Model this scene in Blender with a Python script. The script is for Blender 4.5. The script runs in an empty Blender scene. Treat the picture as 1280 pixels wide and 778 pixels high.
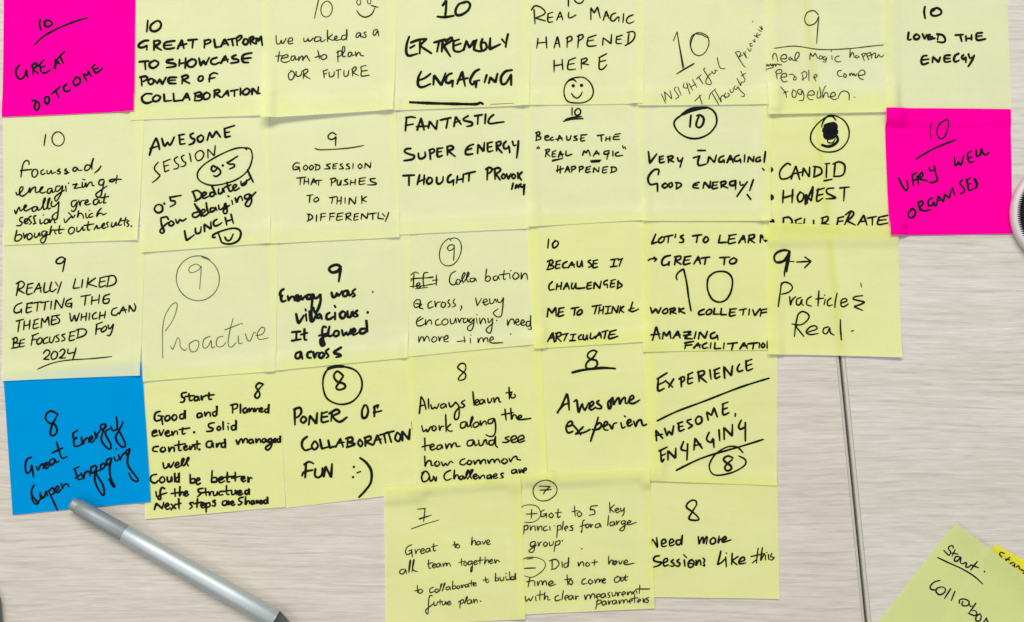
import bpy, math, random, zlib
import numpy as np

# ------------------------------------------------------------------ camera, world, light
S = 0.000475                       # metres on the table per pixel of the 1280 x 778 photograph
CX, CY = 640.0, 389.0
CAM_H = 0.75
sc = bpy.context.scene
col = sc.collection

cam_d = bpy.data.cameras.new('camera')
cam = bpy.data.objects.new('camera', cam_d)
col.objects.link(cam)
cam.location = (0, 0, CAM_H)
cam.rotation_euler = (0, 0, 0)
cam_d.sensor_width = 36.0
cam_d.lens = 36.0 * CAM_H / (1280 * S)
cam_d.clip_start = 0.01
cam_d.clip_end = 50
sc.camera = cam

world = bpy.data.worlds.new('World')
sc.world = world
world.use_nodes = True
wn = world.node_tree
wn.nodes.clear()
w_out = wn.nodes.new('ShaderNodeOutputWorld')
w_bg = wn.nodes.new('ShaderNodeBackground')
w_tc = wn.nodes.new('ShaderNodeTexCoord')
w_sep = wn.nodes.new('ShaderNodeSeparateXYZ')
w_ramp = wn.nodes.new('ShaderNodeValToRGB')
w_ramp.color_ramp.elements[0].position = 0.0
w_ramp.color_ramp.elements[0].color = (0.10, 0.10, 0.10, 1)
w_ramp.color_ramp.elements[1].position = 0.8
w_ramp.color_ramp.elements[1].color = (0.92, 0.96, 1.0, 1)
wn.links.new(w_tc.outputs['Generated'], w_sep.inputs[0])
wn.links.new(w_sep.outputs['Z'], w_ramp.inputs[0])
wn.links.new(w_ramp.outputs[0], w_bg.inputs[0])
wn.links.new(w_bg.outputs[0], w_out.inputs[0])
w_bg.inputs[1].default_value = 0.50


def area(name, loc, target, size, size_y, power, color):
    d = bpy.data.lights.new(name, 'AREA')
    d.shape = 'RECTANGLE'
    d.size, d.size_y = size, size_y
    d.energy = power
    d.color = color
    o = bpy.data.objects.new(name, d)
    col.objects.link(o)
    o.location = loc
    import mathutils
    v = mathutils.Vector(target) - mathutils.Vector(loc)
    o.rotation_euler = v.to_track_quat('-Z', 'Y').to_euler()
    return o


area('ceiling_lamp', (-0.20, 1.05, 1.65), (0, 0, 0), 1.3, 0.5, 30.5, (1.0, 0.985, 0.95))
area('ceiling_lamp', (-0.75, -0.55, 1.5), (-0.1, 0, 0), 0.9, 0.5, 4.0, (0.95, 0.98, 1.0))

sc.view_settings.view_transform = 'Standard'
sc.view_settings.look = 'None'
sc.view_settings.exposure = 0.0
sc.view_settings.gamma = 1.0
sc.render.engine = 'CYCLES'
sc.cycles.use_denoising = True
sc.cycles.max_bounces = 14
sc.cycles.diffuse_bounces = 10
sc.cycles.transmission_bounces = 10
sc.cycles.sample_clamp_indirect = 6.0


# ------------------------------------------------------------------ helpers
def X(px): return (px - CX) * S
def Y(py): return (CY - py) * S


def link_mesh(name, verts, faces, mat, parent=None, loc=(0, 0, 0), smooth=False, mats=None, fmat=None):
    me = bpy.data.meshes.new(name)
    me.from_pydata(verts, [], faces)
    if mats:
        for m in mats:
            me.materials.append(m)
        me.polygons.foreach_set('material_index', fmat)
    else:
        me.materials.append(mat)
    if smooth:
        me.polygons.foreach_set('use_smooth', [True] * len(me.polygons))
    me.update()
    o = bpy.data.objects.new(name, me)
    col.objects.link(o)
    o.location = loc
    if parent:
        o.parent = parent
    return o


def tag(o, label, cat, group=None):
    o['label'] = label
    o['category'] = cat
    if group:
        o['group'] = group
    return o


def new_mat(name):
    m = bpy.data.materials.new(name)
    m.use_nodes = True
    nt = m.node_tree
    nt.nodes.clear()
    out = nt.nodes.new('ShaderNodeOutputMaterial')
    return m, nt, out


def simple_mat(name, colr, rough=0.5, metal=0.0, noise=0.0, nscale=200.0, aniso=None, spec=0.5):
    m, nt, out = new_mat(name)
    b = nt.nodes.new('ShaderNodeBsdfPrincipled')
    b.inputs['Base Color'].default_value = (*colr, 1)
    b.inputs['Roughness'].default_value = rough
    b.inputs['Metallic'].default_value = metal
    b.inputs['Specular IOR Level'].default_value = spec
    if noise:
        tc = nt.nodes.new('ShaderNodeTexCoord')
        n = nt.nodes.new('ShaderNodeTexNoise')
        n.inputs['Scale'].default_value = nscale
        n.inputs['Detail'].default_value = 4
        nt.links.new(tc.outputs['Object'], n.inputs['Vector'])
        r = nt.nodes.new('ShaderNodeValToRGB')
        r.color_ramp.elements[0].position = 0.3
        r.color_ramp.elements[1].position = 0.7
        r.color_ramp.elements[0].color = (*[c * (1 - noise) for c in colr], 1)
        r.color_ramp.elements[1].color = (*[min(1, c * (1 + noise)) for c in colr], 1)
        nt.links.new(n.outputs['Fac'], r.inputs[0])
        nt.links.new(r.outputs[0], b.inputs['Base Color'])
        bp = nt.nodes.new('ShaderNodeBump')
        bp.inputs['Strength'].default_value = 0.15
        bp.inputs['Distance'].default_value = 0.0002
        nt.links.new(n.outputs['Fac'], bp.inputs['Height'])
        nt.links.new(bp.outputs[0], b.inputs['Normal'])
    nt.links.new(b.outputs[0], out.inputs[0])
    return m


def paper_mat(name, refl, trans, seed):
    """thin coloured paper: it scatters light back and lets some through, so a doubled sheet looks deeper"""
    m, nt, out = new_mat(name)
    tc = nt.nodes.new('ShaderNodeTexCoord')
    oi = nt.nodes.new('ShaderNodeObjectInfo')
    add = nt.nodes.new('ShaderNodeVectorMath')
    add.operation = 'ADD'
    mul = nt.nodes.new('ShaderNodeVectorMath')
    mul.operation = 'SCALE'
    mul.inputs[0].default_value = (3.1, 1.7, 0.9)
    nt.links.new(oi.outputs['Random'], mul.inputs['Scale'])
    nt.links.new(tc.outputs['Object'], add.inputs[0])
    nt.links.new(mul.outputs[0], add.inputs[1])
    cloud = nt.nodes.new('ShaderNodeTexNoise')
    cloud.inputs['Scale'].default_value = 45
    cloud.inputs['Detail'].default_value = 5
    cloud.inputs['Roughness'].default_value = 0.6
    fib = nt.nodes.new('ShaderNodeTexNoise')
    fib.inputs['Scale'].default_value = 900
    fib.inputs['Detail'].default_value = 3
    nt.links.new(add.outputs[0], cloud.inputs['Vector'])
    nt.links.new(add.outputs[0], fib.inputs['Vector'])
    mix = nt.nodes.new('ShaderNodeMath')
    mix.operation = 'MULTIPLY_ADD'
    mix.inputs[1].default_value = 0.5
    nt.links.new(fib.outputs['Fac'], mix.inputs[0])
    h = nt.nodes.new('ShaderNodeMath')
    h.operation = 'MULTIPLY'
    h.inputs[1].default_value = 0.5
    nt.links.new(cloud.outputs['Fac'], h.inputs[0])
    nt.links.new(h.outputs[0], mix.inputs[2])
    r1 = nt.nodes.new('ShaderNodeValToRGB')
    r1.color_ramp.elements[0].position = 0.36
    r1.color_ramp.elements[1].position = 0.64
    r1.color_ramp.elements[0].color = (*[c * 0.965 for c in refl], 1)
    r1.color_ramp.elements[1].color = (*[min(1, c * 1.03) for c in refl], 1)
    nt.links.new(mix.outputs[0], r1.inputs[0])
    d = nt.nodes.new('ShaderNodeBsdfDiffuse')
    t = nt.nodes.new('ShaderNodeBsdfTranslucent')
    t.inputs['Color'].default_value = (*trans, 1)
    nt.links.new(r1.outputs[0], d.inputs['Color'])
    bp = nt.nodes.new('ShaderNodeBump')
    bp.inputs['Strength'].default_value = 0.12
    bp.inputs['Distance'].default_value = 0.0003
    nt.links.new(mix.outputs[0], bp.inputs['Height'])
    nt.links.new(bp.outputs[0], d.inputs['Normal'])
    s = nt.nodes.new('ShaderNodeAddShader')
    nt.links.new(d.outputs[0], s.inputs[0])
    nt.links.new(t.outputs[0], s.inputs[1])
    nt.links.new(s.outputs[0], out.inputs[0])
    return m


def wood_mat(name, rot, offs, tint):
    m, nt, out = new_mat(name)
    tc = nt.nodes.new('ShaderNodeTexCoord')

    def mapping(scale, r=rot, o=(0, 0, 0)):
        mp = nt.nodes.new('ShaderNodeMapping')
        mp.inputs['Rotation'].default_value = (0, 0, math.radians(r))
        mp.inputs['Scale'].default_value = scale
        mp.inputs['Location'].default_value = tuple(a + b for a, b in zip(offs, o))
        nt.links.new(warp.outputs[0], mp.inputs['Vector'])
        return mp

    def noise(scale, detail, rough=0.55, o=(0, 0, 0), dist=0.0):
        n = nt.nodes.new('ShaderNodeTexNoise')
        n.inputs['Scale'].default_value = 1.0
        n.inputs['Detail'].default_value = detail
        n.inputs['Roughness'].default_value = rough
        n.inputs['Distortion'].default_value = dist
        nt.links.new(mapping(scale, o=o).outputs[0], n.inputs['Vector'])
        return n

    # gentle waviness of the grain lines
    wv = nt.nodes.new('ShaderNodeTexNoise')
    wv.inputs['Scale'].default_value = 9.0
    wv.inputs['Detail'].default_value = 2
    nt.links.new(tc.outputs['Object'], wv.inputs['Vector'])
    off = nt.nodes.new('ShaderNodeVectorMath')
    off.operation = 'MULTIPLY_ADD'
    off.inputs[1].default_value = (0.0, 0.009, 0.0)
    warp = nt.nodes.new('ShaderNodeVectorMath')
    warp.operation = 'ADD'
    nt.links.new(wv.outputs['Color'], off.inputs[0])
    off.inputs[2].default_value = (0, 0, 0)
    nt.links.new(tc.outputs['Object'], warp.inputs[0])
    nt.links.new(off.outputs[0], warp.inputs[1])

    broad = noise((2.2, 26, 1), 3)
    mid = noise((19, 310, 1), 5, 0.7, (3, 1, 0))
    fine = noise((60, 820, 1), 4, 0.65, (7, 5, 0))
    pores = noise((15, 430, 1), 4, 0.6, (1, 9, 0), 0.0)

    def rampc(src, p0, c0, p1, c1):
        r = nt.nodes.new('ShaderNodeValToRGB')
        r.color_ramp.elements[0].position = p0
        r.color_ramp.elements[0].color = (*c0, 1)
        r.color_ramp.elements[1].position = p1
        r.color_ramp.elements[1].color = (*c1, 1)
        nt.links.new(src.outputs['Fac'], r.inputs[0])
        return r

    a = rampc(broad, 0.33, tuple(c * k for c, k in zip(tint, (0.92, 0.91, 0.895))), 0.68, tint)
    b = rampc(mid, 0.33, (0.90, 0.888, 0.87), 0.66, (1.05, 1.05, 1.05))
    c = rampc(fine, 0.32, (0.88, 0.87, 0.86), 0.66, (1.06, 1.06, 1.06))
    d = rampc(pores, 0.33, (0.85, 0.838, 0.82), 0.49, (1, 1, 1))

    def mult(p, q):
        mx = nt.nodes.new('ShaderNodeMix')
        mx.data_type = 'RGBA'
        mx.blend_type = 'MULTIPLY'
        mx.inputs[0].default_value = 1.0
        nt.links.new(p, mx.inputs[6])
        nt.links.new(q, mx.inputs[7])
        return mx.outputs[2]

    res = mult(mult(mult(a.outputs[0], b.outputs[0]), c.outputs[0]), d.outputs[0])
    bs = nt.nodes.new('ShaderNodeBsdfPrincipled')
    bs.inputs['Roughness'].default_value = 0.62
    bs.inputs['Specular IOR Level'].default_value = 0.25
    nt.links.new(res, bs.inputs['Base Color'])
    bp = nt.nodes.new('ShaderNodeBump')
    bp.inputs['Strength'].default_value = 0.22
    bp.inputs['Distance'].default_value = 0.0003
    nt.links.new(mid.outputs['Fac'], bp.inputs['Height'])
    nt.links.new(bp.outputs[0], bs.inputs['Normal'])
    nt.links.new(bs.outputs[0], out.inputs[0])
    return m


M_WOOD_L = wood_mat('pale_wood_laminate', -5.0, (0, 0, 0), (0.69, 0.638, 0.555))
M_WOOD_R = wood_mat('pale_wood_laminate_grey', -1.5, (4.3, 2.2, 0), (0.705, 0.677, 0.61))
M_EDGE = simple_mat('table_edge_band', (0.56, 0.52, 0.44), 0.5, noise=0.06)
M_GLUE = simple_mat('edge_glue_line', (0.27, 0.25, 0.21), 0.7)
M_FLOOR = simple_mat('floor_carpet', (0.12, 0.11, 0.10), 0.9, noise=0.2, nscale=90)
M_YELLOW = paper_mat('pale_yellow_paper', (0.628, 0.658, 0.105), (0.28, 0.25, 0.64), 0)
M_PALE = paper_mat('paler_yellow_paper', (0.608, 0.643, 0.165), (0.285, 0.26, 0.66), 5)
M_DENSE = paper_mat('dense_yellow_paper', (0.61, 0.655, 0.26), (0.12, 0.12, 0.12), 4)
M_DEEP = paper_mat('strong_yellow_paper', (0.70, 0.665, 0.05), (0.18, 0.16, 0.02), 1)
M_PINK = paper_mat('hot_pink_paper', (0.94, 0.0, 0.33), (0.05, 0.0, 0.03), 2)
M_BLUE = paper_mat('bright_blue_paper', (0.0, 0.268, 0.62), (0.0, 0.06, 0.1), 3)
M_MARKER = simple_mat('black_marker_ink', (0.008, 0.010, 0.014), 0.8, spec=0.06)
M_BALL = simple_mat('ballpoint_ink', (0.022, 0.024, 0.028), 0.7, spec=0.1)
M_FINE = simple_mat('thin_grey_ink', (0.075, 0.078, 0.075), 0.6, spec=0.2)
INKW = {'k': 1.15, 'b': 1.12, 'f': 1.0}          # the nib spreads a little in the paper
INK = {'k': M_MARKER, 'b': M_BALL, 'f': M_FINE}

# ------------------------------------------------------------------ the setting: two tables meeting at a joint
floor_s = 3.0
fl = link_mesh('floor', [(-floor_s, -floor_s, -0.74), (floor_s, -floor_s, -0.74), (floor_s, floor_s, -0.74), (-floor_s, floor_s, -0.74)],
               [(0, 1, 2, 3)], M_FLOOR)
fl['kind'] = 'structure'


def slab(name, poly, top, thick, bev, mat_top, mat_edge):
    """poly counter-clockwise; rounded-over upper rim in the edge-band material"""
    n = len(poly)
    import mathutils
    P = [mathutils.Vector((p[0], p[1])) for p in poly]

    def inset(dist):
        res = []
        for i in range(n):
            a, b, c = P[i - 1], P[i], P[(i + 1) % n]
            e1 = (b - a).normalized()
            e2 = (c - b).normalized()
            n1 = mathutils.Vector((-e1.y, e1.x))
            n2 = mathutils.Vector((-e2.y, e2.x))
            k = (n1 + n2)
            k = k / max(1e-6, (1 + n1.dot(n2)))
            res.append(b + k * dist)
        return res
    rings = [(inset(bev * 1.95), top), (inset(bev * 1.66), top - bev * 0.09), (inset(bev), top - bev * 0.12),
             (inset(bev * 0.3), top - bev * 0.4), (inset(0), top - bev * 1.1), (inset(0), top - thick)]
    verts, faces, fm = [], [], []
    for r, z in rings:
        verts += [(v.x, v.y, z) for v in r]
    faces.append(tuple(range(n)))
    fm.append(0)
    for k in range(len(rings) - 1):
        for i in range(n):
            j = (i + 1) % n
            faces.append((k * n + i, (k + 1) * n + i, (k + 1) * n + j, k * n + j))
            fm.append(2 if k == 0 else 1)
    faces.append(tuple(reversed(range((len(rings) - 1) * n, len(rings) * n))))
    fm.append(1)
    o = link_mesh(name, verts, faces, None, mats=[mat_top, mat_edge, M_GLUE], fmat=fm)
    o['kind'] = 'structure'
    return o


def seam(py, dx): return (1050.5 + (py - 446) * 0.0985 + dx)


tl = [(X(-400), Y(1150)), (X(seam(1150, -1.5)), Y(1150)), (X(seam(-350, -1.5)), Y(-350)), (X(-400), Y(-350))]
tr = [(X(seam(1150, 1.5)), Y(1150)), (X(1760), Y(1150)), (X(1760), Y(-350)), (X(seam(-350, 1.5)), Y(-350))]
slab('tabletop', tl, 0.0, 0.025, 0.0010, M_WOOD_L, M_EDGE)
slab('tabletop', tr, 0.0, 0.025, 0.0011, M_WOOD_R, M_EDGE)

# ------------------------------------------------------------------ stroke alphabet
# units: capital height 10, small letters 5 high; 'c' after a point marks a corner
F = {}


def G(ch, w, s): F[ch] = (w, s)


G('A', 6.4, '0 0 3.3 10c 6.4 0|1 3.4 5.6 3.6')
G('B', 5.4, '.5 10 .4 0|.2 9.7 3.4 10 4.9 8 3.8 5.7 1 5.2c 4.2 4.9 5.5 2.6 4 .3 .3 0')
G('C', 5.6, '5.4 8.7 4 10 1.5 8.6 .2 5 1 1.2 3 0 5.7 1.3')
G('D', 6, '.7 10 .5 0|0 9.7 3 9.9 5.5 7.6 5.9 4.5 4.3 1 .3 0')
G('E', 5, '4.9 10 .6 9.7c .5 .1c 5 .4|.6 5.1 4.3 5.4')
G('F', 5, '5.1 10.2 .5 9.7c .3 0|.5 5.1 4.1 5.5')
G('G', 6, '5.2 8.8 3.8 10 1.3 8.4 .2 4.6 1.4 .6 3.4 .4 5.1 2.4 5.3 4.4c|3 4.2 5.5 4.4c 5.3 -.6')
G('H', 6, '.4 10 .3 0|5.8 10 5.6 0|.4 4.8 5.8 5.3')
G('I', 1.4, '.8 10 .6 0')
G('\u00ce', 3.6, '1.8 9.8 1.7 .2|0 9.7 3.6 10|0 0 3.6 .4')
G('J', 4.4, '4 10 4 3 2.6 .2 .3 1.6')
G('K', 5.4, '.6 10 .4 0|5.1 9.8 .6 4.6c 5.4 0')
G('L', 4.8, '.7 10 .4 .2c 4.9 .5')
G('M', 7.2, '.2 0 .9 10c 3.6 3.2c 6.4 10c 7.1 0')
G('N', 6.2, '.2 0 .5 10c 5.5 .2c 6 10')
G('O', 6.2, '3.4 9.8 1 8.4 .2 4.6 1.7 .5 4.3 .4 6 4.6 5.1 9 2.7 10')
G('P', 5.2, '.6 10 .4 0|.1 9.4 3.4 10 5 7.8 3.8 5.4 .6 4.5')
G('R', 5.6, '.6 10 .4 0|.1 9.4 3.4 10 4.9 7.8 3.6 5.5 .8 4.9c 5.7 0')
G('S', 5, '4.9 9.2 3 10 .8 8.4 1.4 6 4 4.4 4.7 2 2.8 .1 .1 .8')
G('T', 6, '0 9.6 6.2 10.1|3.2 9.8 2.9 0')
G('U', 6, '.3 10 .3 3 2 .2 4.4 .6 5.7 3.4 5.8 10')
G('V', 6, '0 10 2.8 0c 6 10')
G('W', 8.2, '0 10 2.1 0c 4 7c 6 0c 8.2 10')
G('X', 5.6, '.2 10 5.4 0|5.4 10 .2 0')
G('Y', 5.8, '.2 10 2.8 4.8c|5.8 10.2 1.8 -1.2')
G('Z', 5.4, '.2 9.7 5.2 10c .3 .2c 5.6 .3')
G('a', 5, '4.2 4.5 2.4 5 .4 3 .8 .5 2.6 .6 4.2 4.6c 4.2 1.2 5.2 .4')
G('b', 4.6, '.7 10 .5 .2c .8 3.4 2.6 5 4.3 3 3.4 .3 .6 .4')
G('c', 4.2, '3.8 4.4 2.2 5 .4 2.8 1.4 .2 4.4 .9')
G('d', 5, '4.2 4.6 2.2 5 .4 2.6 1.4 .1 3.4 1 4.4 4 4.7 10c 4.5 1.2 5.3 .3')
G('e', 4.4, '.4 2.4 3 3 3.6 4.4 2.2 5 .5 2.8 1.4 .2 4.6 1')
G('f', 3.6, '3.8 9.2 2.5 10 1.6 8 1.4 0 1 -3.8|0 4.7 3.3 5.2')
G('g', 4.8, '4.2 4.6 2.2 5 .4 2.8 1.4 .5 3.4 1.4 4.4 4.9c 4.2 -2.6 2.6 -4.6 1 -3.6 2.8 -1.4 5 .4')
G('h', 4.8, '.8 10 .5 0c .9 3.2 2.8 5 4 3.6 4.1 .7 5.1 .4')
G('i', 2, '.6 5 .7 .8 1.9 .4|.8 7.4 1 7.9')
G('j', 2.4, '1.6 5 1.4 -3 0 -4.2|1.7 7.5 1.8 8')
G('k', 4.6, '.8 10 .5 0|4.2 5.2 .7 2.4c 3 .4 4.7 .5')
G('l', 2, '1 10 .7 1 2.1 .4')
G('m', 7.4, '.4 5 .5 0c 1 3.6 2.6 5 3.4 3.6 3.4 .1c 3.8 3.6 5.4 5 6.3 3.6 6.3 .6 7.5 .5')
G('n', 4.8, '.4 5 .5 0c 1 3.6 2.8 5 3.9 3.6 3.9 .6 5 .5')
G('o', 4.6, '2.6 4.9 .6 3.6 .6 1 2.4 0 4.2 1.6 4 4.2 2.2 5')
G('p', 4.8, '.6 5 .3 -4.6c .6 3 2.4 5 4.4 3.2 3.4 .4 .7 .5')
G('r', 3.6, '.4 5 .5 0c .9 3.4 2.2 4.9 3.7 4.4')
G('\u0155', 4, '.4 3.6 1.2 5 1.6 4.2c 2.8 4 2.6 .8 4.2 .5')
G('s', 3.6, '3.3 4.6 2 5.2 .9 3.8 2.8 2 2.4 .3 .2 .4')
G('t', 3.4, '1.7 8.4 1.3 1 2.2 .2 3.6 1|0 5.2 3.5 5.8')
G('u', 4.8, '.3 5 .4 1.4 1.8 .1 3.8 1.4 4.1 5c 4.1 1.2 5.1 .4')
G('v', 4.2, '0 5 1.9 .1c 4.2 5')
G('w', 6.6, '.2 5 1.2 .5 2.2 .4 3.3 4.4c 4 .5 5 .4 6.6 5')
G('x', 4.4, '.2 5 4.2 0|4.2 5 .2 0')
G('y', 4.6, '.3 5 .6 1.6 2 .4 4 2.2 4.4 5c 4 -2.6 2.2 -4.6 .4 -3.6')
G('z', 4, '.2 4.9 3.8 5c .2 .1c 4.3 .3')
G('0', 5.2, '2.9 10 .8 8.2 .1 4.6 1.4 .3 3.4 .3 5 4.6 4.3 8.8 2.4 10')
G('1', 1.6, '.9 10 .7 0')
G('2', 5, '.4 8 2 10 4.3 8.4 3.4 5 .2 .6c 2 .6 5.2 .4')
G('4', 5, '.6 10 .2 5.6 2 4.8 4.6 5.6c|5 10 4 -2.5')
G('5', 4.6, '1.1 9.8 .8 5.8c 3 6 4.4 3.8 3.2 .8 .2 .5|1 9.8 4.8 10.2')
G('7', 5, '.2 9.8 5 10c 1.8 0')
G('8', 5, '4.3 8.6 2.6 10 .8 8.2 2 5.6 4.4 2.6 2.8 .1 .5 1.4 1.6 4.4 4 6.8 4.6 9.2')
G('9', 5, '4.3 8.8 2.4 10 .4 8 1.2 5.6 3.2 5.8 4.4 9c 4.2 4 3.8 0')
G('.', 1.2, '.4 .3 .8 .6 .5 .8')
G(',', 1.6, '1.2 1.4 1 .2 .2 -1.6')
G('!', 1.6, '1.2 10.4 .8 2.8|.5 .2 .8 .5')
G("'", 1.2, '.8 10.4 .4 7.6')
G('&', 5, '5 5.4 1.8 5.4 .5 3.6 2.6 1.8c 5.4 2.2|2.6 8.6 2 -.6')
G('-', 3, '.2 4.4 2.8 4.9')
G(' ', 3.2, '')

ENTRY = set('inmruvwyspteljbhkf')


def parse(s):
    res = []
    for st in s.split('|'):
        tk = st.split()
        pts = []
        i = 0
        while i + 1 < len(tk):
            y = tk[i + 1]
            c = y.endswith('c')
            p = (float(tk[i]), float(y.rstrip('c')))
            pts.append(p)
            if c:
                pts.append(p)
            i += 2
        if pts:
            res.append(pts)
    return res


def catmull(P, n=7):
    if len(P) < 3:
        return list(P)
    out = []
    m = len(P)
    for i in range(m - 1):
        p1, p2 = P[i], P[i + 1]
        if p1 == p2:
            continue
        p0 = P[i - 1] if i else p1
        p3 = P[i + 2] if i + 2 < m else p2
        for k in range(n):
            t = k / n
            t2, t3 = t * t, t * t * t
            out.append(tuple(0.5 * (2 * b + (c - a) * t + (2 * a - 5 * b + 4 * c - d) * t2 + (3 * b - a - 3 * c + d) * t3)
                             for a, b, c, d in zip(p0, p1, p2, p3)))
    out.append(P[-1])
    return out


def word_strokes(text, x0, y0, x1, y1, H, rng, slant=0.0, join=False, gap=None, xh=None, jit=1.0, norot=False):
    """text laid from (x0,y0) to (x1,y1) along its baseline, image coordinates (y down)"""
    lower = sum(ch.islower() for ch in text) > len(text) / 2
    if gap is None:
        gap = 0.35 if (lower and join) else (0.9 if lower else 1.7)
    adv = []
    tot = 0.0
    for i, ch in enumerate(text):
        w = F[ch][0] * (0.93 + 0.14 * rng.random())
        adv.append((tot, w))
        tot += w + (gap if i < len(text) - 1 else 0)
    L = math.hypot(x1 - x0, y1 - y0)
    sx = L / tot
    sy = H / 10.0
    ca, sa = (x1 - x0) / L, (y1 - y0) / L
    xr = (xh / 0.5 / H) if xh else 1.0        # x-height relative to the default half
    res = []
    prev_chain = None
    for i, ch in enumerate(text):
        ox, w = adv[i]
        kx = w / F[ch][0]
        ky = 1 + jit * rng.uniform(-0.07, 0.07)
        dy = jit * rng.uniform(-0.35, 0.35)
        ro = jit * rng.uniform(-0.05, 0.05)
        glyph = []
        for st in parse(F[ch][1]):
            q = []
            last = None
            for (gx, gy) in st:
                if last is not None and (gx, gy) == last[0]:
                    q.append(q[-1])
                    continue
                last = ((gx, gy),)
                yy = gy
                if ch.islower() and xh:
                    yy = gy * xr if gy <= 5 else 5 * xr + (gy - 5) * (10 - 5 * xr) / 5.0
                px = gx * kx + jit * rng.uniform(-0.16, 0.16)
                py = yy * ky + dy + jit * rng.uniform(-0.16, 0.16)
                px, py = px - ro * py, py + ro * px
                lx = (ox + px) * sx + slant * py * sy
                ly = py * sy
                if norot:
                    q.append((x0 + ox * sx * ca + px * sx + slant * py * sy, y0 + ox * sx * sa - ly))
                else:
                    q.append((x0 + lx * ca + ly * sa, y0 + lx * sa - ly * ca))
            glyph.append(q)
        if not glyph:
            prev_chain = None
            continue
        if join and prev_chain is not None and ch in ENTRY and rng.random() < 0.8:
            prev_chain.extend(glyph[0])
            extra = glyph[1:]
            res.extend(extra)
            if ch in 'bks':
                pass
        else:
            res.append(glyph[0])
            res.extend(glyph[1:])
            prev_chain = glyph[0]
        if not (ch.islower() and join):
            prev_chain = None
    return res


class Ink:
    """flat ribbons of ink on one sheet"""
    def __init__(self, zf, origin):
        self.v, self.f, self.zf, self.o, self.k = [], [], zf, origin, 0

    def add(self, x, y, dz):
        self.v.append((X(x) - self.o[0], Y(y) - self.o[1], self.zf(x, y) + dz - self.o[2]))
        return len(self.v) - 1

    def ribbon(self, pts, width, rng, taper=0.25, smooth=True):
        P = catmull(pts) if smooth else list(pts)
        # resample evenly
        Q = [P[0]]
        step = max(0.5, min(1.2, width * 0.45))
        acc = 0.0
        for a, b in zip(P[:-1], P[1:]):
            d = math.hypot(b[0] - a[0], b[1] - a[1])
            if d < 1e-6:
                continue
            t = step - acc
            while t <= d:
                Q.append((a[0] + (b[0] - a[0]) * t / d, a[1] + (b[1] - a[1]) * t / d))
                t += step
            acc = d - (t - step)
        if math.hypot(P[-1][0] - Q[-1][0], P[-1][1] - Q[-1][1]) > step * 0.3 or len(Q) < 2:
            Q.append((P[-1][0] + 1e-3, P[-1][1]))
        n = len(Q)
        dz = 0.00009 + (self.k % 14) * 2.5e-6
        self.k += 1
        ph, fr = rng.uniform(0, 6.28), rng.uniform(0.05, 0.12)
        L, R = [], []
        W = []
        for i in range(n):
            a, b = Q[max(0, i - 1)], Q[min(n - 1, i + 1)]
            dx, dy = b[0] - a[0], b[1] - a[1]
            l = math.hypot(dx, dy) or 1.0
            w = width * 0.5 * (1 + 0.10 * math.sin(ph + i * step * fr * 2) + rng.uniform(-0.05, 0.05))
            e = i * step / (width * 2.5)
            e2 = (n - 1 - i) * step / (width * 3.0)
            w *= (1 - taper * 0.5 * max(0, 1 - e)) * (1 - taper * max(0, 1 - e2))
            W.append(w)
            nx, ny = -dy / l * w, dx / l * w
            L.append(self.add(Q[i][0] + nx, Q[i][1] + ny, dz))
            R.append(self.add(Q[i][0] - nx, Q[i][1] - ny, dz))
        for i in range(n - 1):
            self.f.append((L[i], L[i + 1], R[i + 1], R[i]))
        self.disc(Q[0][0], Q[0][1], W[0], dz + 1e-6)
        self.disc(Q[-1][0], Q[-1][1], W[-1], dz + 1.5e-6)

    def disc(self, x, y, r, dz=None, n=10, ry=None, rot=0.0):
        if dz is None:
            dz = 0.00009 + (self.k % 14) * 2.5e-6
            self.k += 1
        ry = ry or r
        c, s = math.cos(rot), math.sin(rot)
        ids = []
        for k in range(n):
            a = -2 * math.pi * k / n
            u, v = r * math.cos(a), ry * math.sin(a)
            ids.append(self.add(x + u * c - v * s, y + u * s + v * c, dz))
        self.f.append(tuple(ids))


# ------------------------------------------------------------------ sheets that lie on one another
PAD = 220
HW, HH = 1280 + 2 * PAD, 778 + 2 * PAD
HMAP = np.zeros((HH, HW), dtype=np.float32)        # height of the topmost surface, metres
YY, XX = np.mgrid[0:HH, 0:HW].astype(np.float32)
XX -= PAD
YY -= PAD


def dilate(a, r):
    b = a.copy()
    for k in range(1, r + 1):
        b[:, k:] = np.maximum(b[:, k:], a[:, :-k])
        b[:, :-k] = np.maximum(b[:, :-k], a[:, k:])
    c = b.copy()
    for k in range(1, r + 1):
        c[k:, :] = np.maximum(c[k:, :], b[:-k, :])
        c[:-k, :] = np.maximum(c[:-k, :], b[k:, :])
    return c


def boxblur(a, r):
    for ax in (0, 1):
        p = np.pad(a, [(r, r) if q == ax else (0, 0) for q in (0, 1)], mode='edge')
        cs = np.cumsum(p, axis=ax, dtype=np.float64)
        z = np.zeros_like(np.take(cs, [0], axis=ax))
        cs = np.concatenate([z, cs], axis=ax)
        n = a.shape[ax]
        hi = np.take(cs, range(2 * r + 1, 2 * r + 1 + n), axis=ax)
        lo = np.take(cs, range(0, n), axis=ax)
        a = ((hi - lo) / (2 * r + 1)).astype(np.float32)
    return a


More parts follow.
